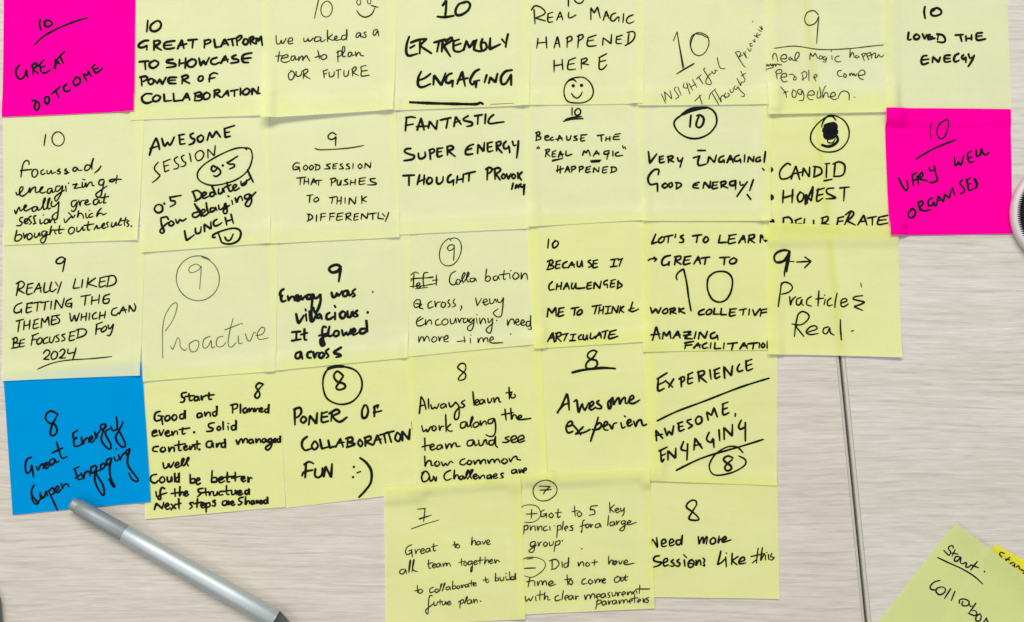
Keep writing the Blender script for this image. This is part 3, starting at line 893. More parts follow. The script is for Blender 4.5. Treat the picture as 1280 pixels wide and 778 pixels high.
note('B3', [(326, 128), (495, 130), (500, 297), (338, 305)], (360, 160, 6.222), 11, 'k',
     'yellow note reading Good session that pushes to think differently', [
         ('t', s, None, 11, '375 55 345 38 315 60 318 85 350 90 375 70c 372 100 370 140'),
         ('t', u, None, 8.5, '212 162 260 172 400 165 500 155 590 138'),
         ('t', m, None, 10.5, '''90 275 60 275 40 300 45 325 75 322 85 305c 95 340/60 305 90 305/140 290 120 310 135 330 155 310 140 290/185 290 168 310 180 328 200 308 185 290/220 285 215 330/212 285 245 295 245 320 210 332/330 280 300 290 320 305 325 318 285 320/355 285 350 318 375 315/350 285 385 278/352 300 375 297/425 280 405 288 425 305 430 318 400 320/475 280 455 288 475 305 480 318 450 320/508 280 505 318/560 282 545 300 560 318 578 300 560 280/598 315 602 275c 640 312c 645 270/
70 392 140 385/100 390 95 445/130 400 125 440/160 395 162 440/128 420 162 418/180 445 200 395c 222 438/185 425 220 420/215 412 265 408/240 410 240 448/340 395 338 452/330 400 365 392 370 412 338 430/385 405 385 440 400 445 415 405c 412 450/465 400 440 410 460 425 465 440 430 445/490 410 485 445/525 400 522 445/488 428 525 424/560 395 555 440 600 435/555 395 605 388/558 418 598 412/680 395 640 400 650 418 685 430 680 442 620 445/
148 528 195 522/172 525 168 582/225 540 202 560 215 578 240 560 228 540/325 545 380 535/350 542 340 590/385 540 382 595/415 538 412 595/385 572 415 565/445 545 445 590/475 595 480 545c 522 595c 530 535/575 530 575 590/610 535 575 560c 612 575/
165 670 160 725/150 672 185 680 190 705 150 728/225 680 222 730/260 670 255 722/255 672 295 665/258 695 290 690/330 668 325 720/325 668 365 665/328 692 360 690/390 670 380 718 425 712/385 670 430 662/385 692 422 688/455 670 452 720/448 672 485 662 485 682 455 695c 495 720/520 675 515 718 548 712/515 675 550 665/518 692 545 690/570 712 575 668c 615 708c 622 660/630 672 690 662/660 668 660 715/705 660 700 705c 745 710/735 668 755 690/785 660 775 690 758 730''')])
note('B4', [(486, 128), (664, 124), (663, 286), (497, 294)], (495, 135, 6.765), 19, 'k',
     'yellow note reading Fantastic super energy thought provoking', [
         ('t', m, None, 18.5, '''90 85 80 195/85 85 130 78 165 85/82 150 148 138/180 188 212 88c 238 188/175 160 275 155/275 172 285 115c 340 185c 350 110/375 105 465 85/440 95 425 172/490 158 505 75c 550 140/490 130 540 110/610 70 570 95 580 110 640 125 640 150 600 158/665 70 730 60/695 65 690 140/758 58 752 135/825 60 795 85 780 120 800 135 850 128 912 120/
125 345 85 350 75 375 120 395 155 405 140 435 68 448/190 385 195 425 220 430 248 410 245 375/285 355 292 435/280 360 315 348 325 370 290 390/350 345 352 412 390 405/350 345 395 340/352 375 385 370/435 330 435 400/430 330 470 322 485 345 440 365c 500 412/655 310 615 325 590 360 595 395 650 390/595 358 640 345/690 385 695 310c 740 370c 748 295/775 300 778 370 820 362/775 300 815 290/778 335 810 328/850 295 850 365/845 298 880 285 885 310 850 330c 895 380/930 285 910 310 915 345 945 340 955 320c 962 380/985 285 995 320 1015 315/1035 282 1030 350 1020 425/
60 575 155 570/110 575 110 655/200 570 180 650/240 570 235 648/195 625 245 600/280 590 260 620 275 645 305 625 300 595 275 590/345 590 345 630 365 645 395 620 398 585/465 565 440 590 440 630 470 625 488 605c 485 655/520 580 512 638/570 565 565 632/520 610 570 600/585 560 670 540/620 555 615 620/775 520 770 610/760 520 790 505 812 520 800 545 772 560/835 520 838 605/828 520 865 508 885 530 845 560c 880 610/905 560 892 585 910 600 925 580 910 560/935 560 950 605c 970 560/990 560 980 585 998 600 1010 575 992 562/1030 550 1032 600/1065 545 1035 575c 1060 612/990 640 978 690/1010 680 1018 650c 1035 680c 1042 650/1055 645 1055 670 1080 665 1085 640c 1080 735''')])
note('B5', [(656, 122), (806, 121), (804, 275.5), (660, 284)], (660, 125, 7.779), 16, 'k',
     'yellow note reading Because the real magic happened, with a doubly underlined 10', [
         ('t', s, None, 15, '428 80 428 150/480 88 455 115 465 150 500 145 512 110 490 85 465 95'),
         ('t', u, None, 15, '365 192 440 172 520 165/345 210 430 190 535 184'),
         ('t', 'underline#2', None, 15, '235 598 335 570/240 588 310 578'),
         ('t', 'underline#3', None, 15, '610 595 708 588/615 608 695 603'),
         ('t', m, None, 15.5, '''85 330 80 395/75 325 105 312 115 335 85 350c 125 365 115 385 75 398/165 370 200 362 195 348 168 355 165 385 190 395 215 385/240 365 220 375 225 395 250 390/290 400 305 345c 335 395/270 385 335 372/375 355 380 390 405 388 418 350/475 352 445 362 470 378 480 390 440 398/515 360 515 400 550 398/515 345 572 340/515 375 545 370/675 350 740 340/710 348 715 405/760 365 755 400/795 360 795 400/758 382 798 380/835 355 830 385 890 385/845 338 898 330/835 362 885 355/
88 475 100 455/105 478 112 465/180 485 170 555/168 490 205 480 205 500 178 515c 210 550/240 510 235 555 268 550/238 508 270 495/238 530 265 525/295 560 315 500c 335 555/300 535 345 530/370 500 368 535 385 545 425 530/530 540 545 495c 565 520c 585 490 605 545/635 550 665 495c 690 535/640 530 690 520/790 495 745 505 740 530 780 525 785 505c 765 580/825 500 825 548/880 510 850 525 860 548 920 540/920 450 928 475/940 460 948 478/
290 640 285 705/315 650 312 715/275 690 345 668/360 705 385 645c 405 705/370 685 405 675/425 655 425 705/420 655 455 648 460 668 425 685/500 655 498 705/495 655 530 648 532 668 498 685/570 660 562 705 605 700/565 660 610 648/565 680 600 675/635 705 640 660c 685 705c 690 655/730 660 725 710 765 705/730 658 775 650/728 685 765 680/815 655 812 705/805 655 850 660 855 690 800 712''')])
note('B6', [(794, 120), (966, 121), (962, 276.5), (803, 276.5)], (800, 130, 5.982), 16, 'k',
     'yellow note reading Very engaging good energy with a ringed 10', [
         ('t', r, None, 13, '310 85 265 120 255 160 290 215 360 255 440 258 520 220 570 150 565 80 520 35 440 28 370 40 310 80'),
         ('t', r, None, 24, '320 78 380 50 450 34 500 30'),
         ('t', s, None, 16, '380 88 372 175/425 90 450 85 475 110 470 150 445 178 420 165 425 130 440 95'),
         ('t', m, None, 15.5, '''62 360 72 445c 125 375/145 395 148 440 180 435/145 400 175 390/148 418 172 412/210 395 212 440/205 398 240 390 245 405 215 420c 250 435/280 405 290 432 310 420/318 405 308 440 298 475/432 350 488 350/400 405 445 390/445 392 432 430 440 462 495 450/505 440 515 395c 555 440c 570 385/625 390 595 405 590 435 615 432 625 415c 628 440/650 440 675 385c 695 440/655 420 695 415/740 385 710 400 708 430 740 425 748 410c 752 440/782 385 778 435/805 435 812 395c 845 435c 850 395/895 400 870 410 865 432 895 430 900 415c 880 435/935 360 925 440/912 485 925 498/
135 530 140 495 105 495 65 540 60 580 80 605 130 595c 130 655/185 595 165 615 185 630 205 612 190 592/215 600 235 590 240 615 220 625 215 600/275 590 270 635/265 590 300 595 305 615 270 638/440 588 405 600 395 625 435 632/400 612 430 608/470 632 480 585c 520 632c 525 580/545 590 540 635 580 628/540 590 580 585/545 612 575 608/605 585 605 630/600 588 635 580 638 598 608 612c 655 630/715 575 675 585 672 608 700 610 715 580c 712 640/745 585 750 610 770 605/800 585 760 640 722 695/845 570 818 650/800 680 825 715''')])
note('B7', [(952, 118), (1116, 118), (1114, 298), (954, 300)], (955, 140, 5.1875), 12, 'k',
     'yellow note with bullets Candid Honest Deliberate and a scribbled ringed 9', [
         ('t', r, None, 9, '465 55 440 30 395 40 340 85 305 140 305 195 350 245 420 262 490 245 540 190 550 120 520 60 470 30 420 25 385 60 372 100'),
         ('t', s, None, 34, '402 95 450 82 458 105 402 112 402 130 458 122 455 140 402 150 415 165 452 155 458 95'), ('t', s, None, 18, '465 150 478 185 450 215 410 226 375 215'), ('t', s, None, 8, '410 180 415 200 445 200 460 175'),
         ('t', 'bullet', None, 26, '42 376'), ('t', 'bullet', None, 29, '44 555'), ('t', 'bullet', None, 24, '50 712'),
         ('t', m, None, 12, '''170 345 150 335 115 365 100 400 110 435 150 432 175 415/175 435 205 350c 230 440/180 405 250 390/248 415 255 365c 292 425c 295 360/330 355 322 425/320 355 365 365 370 400 320 425/405 345 402 425/395 338 425 335/388 448 440 438/460 340 452 415/445 340 485 325 520 345 520 390 500 415 450 420/
125 510 120 590/185 505 180 590/120 560 190 540/235 520 215 550 225 585 250 570 255 535 230 520/265 600 270 535c 305 580c 318 490/268 600 315 485/275 560 280 595/350 500 340 580 380 560/340 510 390 495/340 545 380 535/450 495 410 500 405 525 440 545 462 560 400 565/490 495 552 488/520 492 515 578/
125 690 118 770/120 690 160 685 180 720 125 770/205 705 200 770/200 705 240 690/205 730 240 725/262 695 250 765c 290 760/320 705 318 765/380 690 365 770/370 690 410 680 410 705 380 725c 420 740 370 770/480 690 470 760 510 755/475 690 515 680/475 712 510 708/560 650 520 735/525 670 560 645 580 660 560 690 530 705c 590 735/605 735 645 670c 665 735/615 715 660 708/670 690 725 680/700 685 700 735/745 685 735 730 800 722/740 685 800 672/740 705 790 700''')])
note('B8', [(1105, 136), (1262.7, 137), (1264.5, 292.5), (1111, 294.5)], (1110, 140, 5.56), 12.5, 'k',
     'hot pink note reading Very well organised with an underlined 10', [
         ('t', s, None, 6.7, '298 75 290 140 302 195'), ('t', s, None, 10.6, '395 60 355 85 338 140 355 185 390 175 412 120 415 70 395 55'),
         ('t', u, None, 12.3, '195 328 320 255 470 195'),
         ('t', m, None, 14.0, '''72 462 95 510 122 548 135 525 130 480/165 435 175 515/168 440 195 425/172 478 200 470/200 450 210 505/205 455 235 420 238 445 215 465 270 480/285 390 292 412 315 405/320 380 330 430 340 475 310 492 285 490/
460 318 465 375 490 350c 505 370 525 305/550 295 562 350 595 345/550 290 580 272/556 322 582 315/610 265 615 310 640 295 648 255 655 285 680 300 700 280/
160 680 138 705 145 735 175 730 188 695 165 672 150 685/205 630 220 690/205 640 230 620 240 640 215 665c 245 690 290 680/305 600 280 615 278 650 305 650 315 625c 325 655/335 650 345 585c 380 625/345 620 370 610/385 615 390 575c 425 600c 435 545/445 530 460 575/515 475 495 495 520 525 528 555 500 570/545 470 560 545 590 535/545 475 570 460/552 505 575 498'''),
         ('t', m, None, 20.2, '600 468 612 490 615 515 605 530')],
     M_PINK, GP, {'bottom': 0.4})


note('C1', [(4, 292), (182, 284), (176.5, 469.5), (3.5, 476.5)], (5, 310, 5.017), 9.5, 'k',
     'yellow note reading Really liked getting the themes, 2024 underlined', [
         ('t', s, None, 10, '385 70 360 58 330 80 335 98 365 95 388 65c 378 110 370 148'),
         ('t', u, None, 7, '218 760 300 725 400 705 550 695 680 682'),
         ('t', m, None, 9.5, '''95 220 80 300/80 225 110 210 130 225 120 248 88 262c 130 285/152 230 145 290 180 285/150 230 185 222/148 255 180 250/190 280 222 220c 235 280/198 260 238 250/258 220 252 270 265 280 290 265/300 215 290 262 305 275 330 258/325 215 340 240/362 215 350 250 338 285/450 195 435 255c 475 250/495 200 488 250/530 190 520 250/575 190 525 225c 585 245/605 190 600 245 640 235/602 190 640 180/602 215 635 208/660 180 650 235/645 180 690 175 705 205 690 230 640 245/
115 345 80 360 65 390 75 408 105 400 112 380c 112 410/150 350 142 405 175 398/145 352 180 342/145 378 175 372/170 350 235 338/215 345 208 400/235 345 285 335/262 342 255 392/300 335 295 385/320 385 328 325c 365 380c 380 315/425 318 395 335 390 362 415 368 428 348c 425 378/400 352 430 345/485 305 545 295/515 302 508 360/555 305 550 355/600 295 595 350/550 332 600 325/665 290 630 305 625 345 655 345 660 320 628 325/
80 460 125 448/100 455 90 525/130 460 125 515/165 455 160 510/128 490 165 480/195 455 185 505 220 498/190 455 220 445/190 480 215 475/235 500 240 440c 258 470c 280 430c 285 485/305 430 300 480 330 475/302 430 335 422/302 455 328 450/352 420 330 430 350 450 345 470 322 475/415 410 425 462 445 420c 455 460 475 410/490 415 485 455/520 408 515 455/488 435 520 430/540 410 535 452/580 405 560 420 560 445 590 440/605 405 600 448/638 398 632 440/602 428 638 420/710 375 682 388 678 418 705 422 720 405/725 415 750 368c 765 408/732 395 770 388/785 400 788 360c 815 398 828 375 820 350/
65 570 60 625/55 572 80 562 85 585 60 598c 100 600 90 622 50 630/105 580 100 620 130 615/105 580 132 572/102 600 128 596/185 550 172 612/178 552 220 535/175 580 205 572/225 565 208 585 215 605 238 592 240 568 222 565/275 560 252 575 252 600 280 592/290 560 288 590 305 592 320 555/345 545 328 555 345 570 345 585 325 590/385 540 365 548 382 565 382 578 362 585/420 530 412 580 445 575/415 530 450 522/415 555 442 550/470 510 465 560/455 515 500 508 520 525 505 550 455 568/585 480 578 545/580 482 620 465/578 512 612 505/630 495 612 515 620 528 645 510 640 490 625 498/655 485 665 510 690 475c 680 520 665 550 650 548/
250 660 270 640 290 652 280 675 250 698c 285 700/315 650 298 675 305 698 330 690 338 660 318 648/352 650 370 635 385 645 375 670 350 692c 390 690/405 635 405 662 440 655/455 628 445 665 435 700''')])
note('C2', [(170, 300), (348, 292), (345, 464), (180, 477)], X1, 4, 'f',
     'yellow note reading Proactive in thin grey ink with a ringed 9', [
         ('e', r, 933, 220, 100, 106, 20, -100, 382, 4.5),
         ('p', s, '948 168 925 152 895 165 890 185 905 192 935 180 948 160c 945 215 940 270'),
         ('p', m, '768 592 766 500 768 440 780 390 808 345 832 335 832 365 812 420 778 468'),
         ('p', m, '805 538 815 552 832 510 838 498 848 512 850 540 870 558 880 550', 4),
         ('p', m, '915 512 892 530 900 562 925 560 938 525 925 510 912 514', 4.5),
         ('p', m, '990 492 962 505 956 540 975 545 995 510c 998 545 1012 540', 4.5),
         ('p', m, '1050 492 1025 500 1020 535 1045 540 1065 520', 4.5), ('p', m, '1098 408 1082 470 1075 530 1092 542 1112 520', 4.5), ('p', m, '1058 462 1135 432', 4.5),
         ('p', m, '1122 490 1125 525 1142 522', 4.5), ('p', m, '1138 430 1142 434', 5),
         ('p', m, '1155 480 1168 512 1182 508 1195 475 1205 478', 4.5), ('p', m, '1205 488 1235 482 1248 458 1232 450 1212 480 1222 506 1266 498', 4.5)])
note('C3', [(334, 290), (514, 284), (510, 447), (344, 463.5)], (340, 320, 5.764), 20, 'k',
     'yellow note reading Energy was vivacious it flowed across in very thick marker', [
         ('t', s, None, 20, '495 80 470 65 430 75 412 98 435 120 475 110 495 85c 490 130 482 185'),
         ('t', m, None, 18.5, '''85 240 65 255 60 285 80 290c 65 300 75 330 100 322/115 290 120 325c 135 300 155 295 165 322/165 320 195 300 185 285 170 300 185 325 210 310/210 290 220 320c 235 295 250 285/285 280 255 285 255 310 280 305 295 275c 290 330 285 400 290 460/300 280 310 305 330 300 350 275c 350 330 330 390 310 410 300 370/
430 265 440 298 460 290 470 265c 480 290 505 255/545 250 515 260 515 290 540 285 550 250c 555 285 575 275/600 240 580 260 600 285 580 295/
175 420 190 482 205 470 230 430/245 420 250 470/242 385 245 395/270 400 280 470 300 465 320 420/345 420 325 430 330 450 350 440 352 420c 360 455/415 410 395 425 395 455 420 455 440 440/455 410 455 460/452 360 458 370/510 400 490 420 500 450 525 440 528 410 510 400/545 400 548 440 570 435 580 400 590 435/615 395 600 410 620 430 600 440/
145 550 205 545/178 548 175 605/145 612 210 600/235 530 235 600 250 605/210 568 255 555/390 515 370 510 362 550 370 610 378 640 358 645 350 610 370 585 410 575/340 575 395 560/415 510 405 560 415 580 440 570/460 540 445 560 455 580 480 570 480 545 460 540/505 535 515 575 535 550c 550 570 570 530/570 560 600 540 590 525 575 545 590 570 620 555/670 525 640 530 635 555 660 558 685 530 680 460c 688 545/
205 690 175 705 175 735 200 735 212 692c 222 742/285 690 260 700 260 730 285 735/300 695 310 735c 325 700 345 700/350 700 340 725 360 735 380 710 360 695/410 670 390 690 410 720 395 735/500 660 460 685 450 700 490 710 500 720 465 730'''),
         ('t', m, None, 10, '727 260'), ('t', m, None, 15, '690 408')])
note('C4', [(504, 280), (672, 274), (674, 430), (510, 446)], (505, 290, 5.188), 7.5, 'k',
     'yellow note reading Collaboration across, with a crossed out first word', [
         ('t', r, None, 6, '300 48 330 40 362 60 373 110 355 170 320 212 275 220 240 195 230 140 250 80 290 45 305 60'),
         ('t', s, None, 6.5, '325 88 300 85 282 105 295 122 320 110 326 88c 325 140 322 185'),
         ('t', 'strike_line', None, 6, '45 305 130 300 190 290/40 355 120 350 210 335/75 370 155 360/60 302 190 297'),
         ('t', m, None, 7.5, '''45 280 70 262 95 270/65 275 60 365/45 320 60 300/80 350 105 340 95 330 80 345 90 365 110 355/155 265 130 270 125 320 130 360/210 280 210 345/185 315 220 312/
335 255 305 275 295 320 315 345 345 330/345 310 335 335 355 340 365 315 345 308/365 330 395 280 390 265 375 300 385 330/385 330 420 280 415 262 405 300 415 325 430 318/455 300 430 305 435 325 455 318 460 300c 470 320/536 242 526 318/527 308 545 286 562 302 546 321 527 316/600 285 580 295 585 315 605 308 610 285c 620 310/650 250 645 305 660 305/620 280 680 270/685 270 688 305/690 255 695 250/720 265 705 290 720 308 745 290 735 268 718 266/760 265 760 310c 775 275 795 275 800 310/
85 440 65 460 72 490 100 480 105 445 80 440/75 465 115 470c 100 490 125 500/180 450 158 465 160 495 190 485/200 450 205 490c 215 460 240 455/250 455 240 480 260 490 270 465 250 455/295 440 285 455 300 475 285 490/330 435 318 455 335 475 315 488/370 480 375 490 365 510/
465 430 475 480c 505 430/510 460 540 450 530 435 515 450 525 475 550 465/555 435 560 465 580 460 590 435 600 455/605 435 610 455 630 455 645 425c 640 490 630 545 600 550 580 525 610 500/
110 550 85 570 85 605 110 610 135 595/90 580 125 560/140 570 140 605c 160 575 175 575 180 600/225 565 205 580 210 605 240 600/265 565 245 585 260 605 285 590 280 568 262 565/300 565 305 595 325 590 335 560 340 590/350 560 360 590c 370 565 385 560/400 560 385 570 390 590 410 580 412 560c 420 585/440 560 425 570 430 590 450 570 455 560c 450 610 435 640 415 635 415 615 450 590/470 560 475 595/472 540 476 535/490 560 495 600c 510 565 525 570 530 595/545 560 550 590 575 560c 570 620 560 655 540 650 535 630 580 590/602 575/
670 570 672 610c 690 570 710 570 715 600/720 590 745 580 735 565 722 585 735 605 755 598/755 595 780 585 770 570 757 590 770 608 790 600/815 580 795 585 795 610 815 605 822 540c 820 600 825 630 805 630/
95 680 97 718c 110 685 125 685 130 712c 145 680 160 685 165 710/195 680 180 700 190 715 210 705 210 685 190 680/225 680 230 710c 240 685 255 682/258 700 285 690 280 672 262 685 262 710 290 712/345 712 400 705/390 680 395 718/430 690 432 720/432 668 436 672/480 690 482 720c 495 690 510 690 515 715c 525 690 540 690 545 715/555 705 580 695 570 680 555 700 570 720 640 718/692 663''')])
note('C5', [(658, 272), (810, 268), (811, 427), (667, 436)], (675, 290, 5.363), 13, 'k',
     'yellow note reading Because it challenged me to think and articulate', [
         ('t', s, None, 12, '58 50 52 108/105 60 85 80 90 108 115 95 122 70 100 58'),
         ('t', m, None, 12.5, '''65 205 50 252/50 200 80 190 85 210 60 225c 90 230 85 245 45 255/112 200 105 245 135 240/108 200 138 192/108 222 132 218/180 200 155 215 155 240 180 240/190 240 215 200c 230 238/200 225 230 220/250 198 250 228 268 232 280 195/280 195 285 235/338 190 322 200 340 215 345 230 325 238/360 195 355 240 385 235/355 195 388 188/358 215 382 212/475 188 525 180/500 185 490 230/472 235 515 230/525 190 555 178/548 182 530 232/
82 335 60 360 65 390 95 385/115 350 108 388/145 340 138 385/112 368 142 362/158 385 180 340c 195 385/165 368 192 362/215 345 210 375 225 380 240 345/240 345 240 375 260 380 300 375/320 345 315 382 345 378/318 345 345 338/318 362 342 358/360 380 365 338c 400 380c 410 330/450 325 430 335 430 355 450 350c 452 375/480 328 472 370 500 365/475 328 505 320/475 350 500 345/525 330 518 380/520 335 550 360 515 382/
48 570 55 510c 80 545c 105 505c 108 565/130 515 122 565 158 558/125 515 160 508/128 540 155 535/210 515 260 505/235 510 228 560/265 525 248 545 255 558 280 545 278 522 262 525/350 500 410 490/380 495 365 550/400 505 392 550/425 500 420 548/395 530 425 522/440 502 475 498/458 502 452 545/435 550 470 545/480 545 488 500c 515 545c 525 495/540 500 530 545/560 500 535 522c 560 540/620 472 605 520 595 530/595 525 620 535 660 518/600 520 630 510/
50 735 85 675c 95 738/60 715 95 705/112 680 105 735/105 682 135 675 138 695 110 705c 140 735/145 690 190 680/180 685 160 730/205 690 240 685/225 688 215 725/198 730 238 728/275 690 258 705 262 722 280 720/290 690 288 718 305 720 315 690/315 690 318 722/340 680 335 712 350 715 370 700/370 715 400 670c 410 712/380 695 410 690/415 672 455 660/440 668 430 715/470 670 460 715 520 700/465 670 510 658/465 690 500 685''')])
note('C6', [(802, 268), (970, 268), (968, 437.5), (803, 440)], (805, 285, 4.8625), 13, 'k',
     'yellow note reading Lots to learn, great to work, with a huge 10', [
         ('t', 'arrow', None, 11, '25 198 45 188 75 192/60 180 78 190c 62 205'),
         ('t', s, None, 11, '200 315 195 295 210 270 240 250c 258 330 270 420 285 505/400 290 440 268 500 270 535 310 530 380 500 435 455 452 410 430 385 370 388 310 410 285'),
         ('t', m, None, 12, '''70 40 45 98c 85 85/110 55 88 75 95 92 118 80 122 58 105 58/125 55 175 45/150 50 145 92/192 40 188 60/238 45 220 55 238 70 235 88 215 88/295 50 350 42/325 48 318 90/375 55 360 75 370 90 390 75 382 55 368 58/462 45 452 92c 500 88/520 48 512 95 555 88/515 48 560 40/515 70 550 65/575 92 605 45c 615 90/585 72 615 68/640 45 632 92/635 48 668 42 665 62 638 70c 672 92/705 90 710 42c 740 85c 750 55/
160 168 125 178 108 205 115 228 145 220 155 200c 150 230/195 175 185 225/185 178 220 172 220 190 190 200c 225 222/250 178 240 222 280 215/245 178 285 172/245 198 275 195/302 220 330 175c 342 218/312 200 340 195/348 185 398 178/375 182 368 222/460 182 520 178/490 182 485 225/545 182 520 200 525 218 550 215 562 195 542 182'''),
         ('t', 'message#2', None, 12, '''38 485 48 520c 70 492c 85 520c 102 485/130 492 112 508 120 522 142 512 138 490 125 495/160 492 158 525/155 495 185 488 185 502 160 510c 195 522/212 488 212 515/240 490 215 502 248 520/365 495 335 510 335 528 365 525/398 495 378 510 382 528 405 520 410 500 395 495/428 490 422 525c 455 525/470 490 465 528c 500 528/525 495 520 535 555 530/520 495 560 492/522 515 550 512/580 500 620 492/605 498 600 530/640 495 636 530/660 498 672 535c 705 490/712 500 705 538/708 500 750 492/710 518 745 512/
48 682 72 600c 95 675/40 650 95 645/110 675 118 632c 135 658c 155 628c 162 672/175 672 205 628c 218 668/185 655 220 650/240 635 285 630c 245 672c 295 675/240 655 285 650/315 632 305 672/330 675 338 632c 370 672c 385 628/430 635 405 648 408 672 435 665 445 650c 448 680/
255 700 245 735/245 700 300 690/248 715 290 710/300 730 328 700c 338 730/308 718 340 712/378 700 355 712 358 732 385 728/405 700 400 732/430 698 425 735c 465 732/485 700 480 735/505 705 565 698/540 702 530 740/580 735 605 698c 625 732/590 720 625 715/630 705 690 698/665 702 658 735/700 700 696 730/722 700 710 715 718 728 732 715 720 700/745 730 748 690c 775 725c 780 690''')],
     None, GY, {'bl': 0.5})
note('C7', [(959.5, 279), (1122, 284), (1126, 446.8), (958.5, 442.8)], (960, 300, 5.557), 11, 'k',
     'yellow note reading Practicle and real with a 9 and an arrow', [
         ('t', s, None, 15, '150 80 110 72 60 90 40 125 60 158 110 145 145 85/148 80 130 150 112 235/150 85 128 222'), ('t', s, None, 9, '118 200 112 255/60 155 110 148 180 152'),
         ('t', 'arrow', None, 11, '198 155 285 150/255 120 298 150c 252 195'),
         ('t', m, None, 10.5, '''92 300 80 380 68 465/85 320 110 295 150 305 168 335 140 365 92 378/148 395 155 455c 165 420 190 395/225 400 198 415 198 450 220 448 235 410c 232 445 245 455/298 395 270 415 268 450 300 460/352 355 345 460/330 412 385 405/395 415 388 450/390 382 394 388/435 405 412 425 415 458 445 452/478 370 465 430 462 470/505 440 545 425 535 408 508 420 505 455 525 465 555 445/655 388 605 395 590 412 640 425 668 435 625 455 598 465 655 490/
205 520 190 590 180 670/205 520 235 498 275 515 280 545 240 585 185 595c 245 670/165 585 210 590/275 640 335 620 325 598 290 605 262 640 290 658 345 650/415 605 385 615 380 645 405 650 425 610c 430 645 455 662/500 555 500 620 505 695/575 635 590 630'''),
         ('t', m, None, 6.5, '642 300 648 328')],
     None, GY, {'bottom': 1.4, 'br': 1.2, 'top': 2.0})


note('D1', [(4.5, 470), (177, 453), (189.5, 627), (16.5, 643.5)], (20, 500, 5.365), 12, 'k',
     'bright blue note reading Great energy super engaging under the pen', [
         ('t', s, None, 13.8, '282 95 240 75 210 90 200 125 225 155 262 165 278 205 262 235 238 238 232 215 245 165 265 130 282 95'),
         ('t', m, None, 13.2, '''105 385 75 400 65 445 75 490 100 475 108 435c 120 515/140 450 150 475c 165 440 185 430 185 460/190 450 215 430 205 420 190 440 205 460 225 440/255 395 230 405 230 435 255 425 265 395c 270 420 290 410/275 285 290 340 310 390 345 380/245 355 315 322/
415 205 385 225 390 260 415 250c 390 270 395 310 430 305 445 285/440 250 450 300c 465 265 485 255 490 285/490 280 515 255 505 245 492 265 510 285 530 265/530 215 540 260c 550 225 575 195/595 160 570 170 575 200 600 185 605 160c 580 230 575 270 600 310 630 330 638 300 600 220 640 190/640 180 650 205 680 190 675 115/720 150 690 210 670 250 690 295 720 318 735 295 700 220 680 190/
125 570 110 600 110 640 145 680 155 690 130 695 105 655/150 690 175 650 175 640/165 620 170 660 195 645 205 610 215 645/220 610 245 660 280 735/222 612 250 590 260 620 235 640/265 620 290 590 278 578 265 605 285 620 305 600/305 560 315 595c 325 570 345 563 357 582/
395 460 420 535c 445 530/390 465 425 448/400 525 435 500/440 490 455 530c 465 490 490 480 500 510/535 440 505 455 510 490 535 475 545 440c 530 520 545 580 580 635 595 630 585 570 540 490 570 470/590 425 570 440 575 465 595 450 600 425c 610 440/640 390 610 405 615 435 635 420 645 390c 630 460 640 530 665 575 655 580 625 530/660 385 672 410 690 400/672 325 678 332/690 370 700 405c 715 370 740 350 745 370/765 325 740 345 745 365 762 355 765 328c 750 400 760 450 820 530 810 545 780 530 760 490''')],
     M_BLUE, None, None)
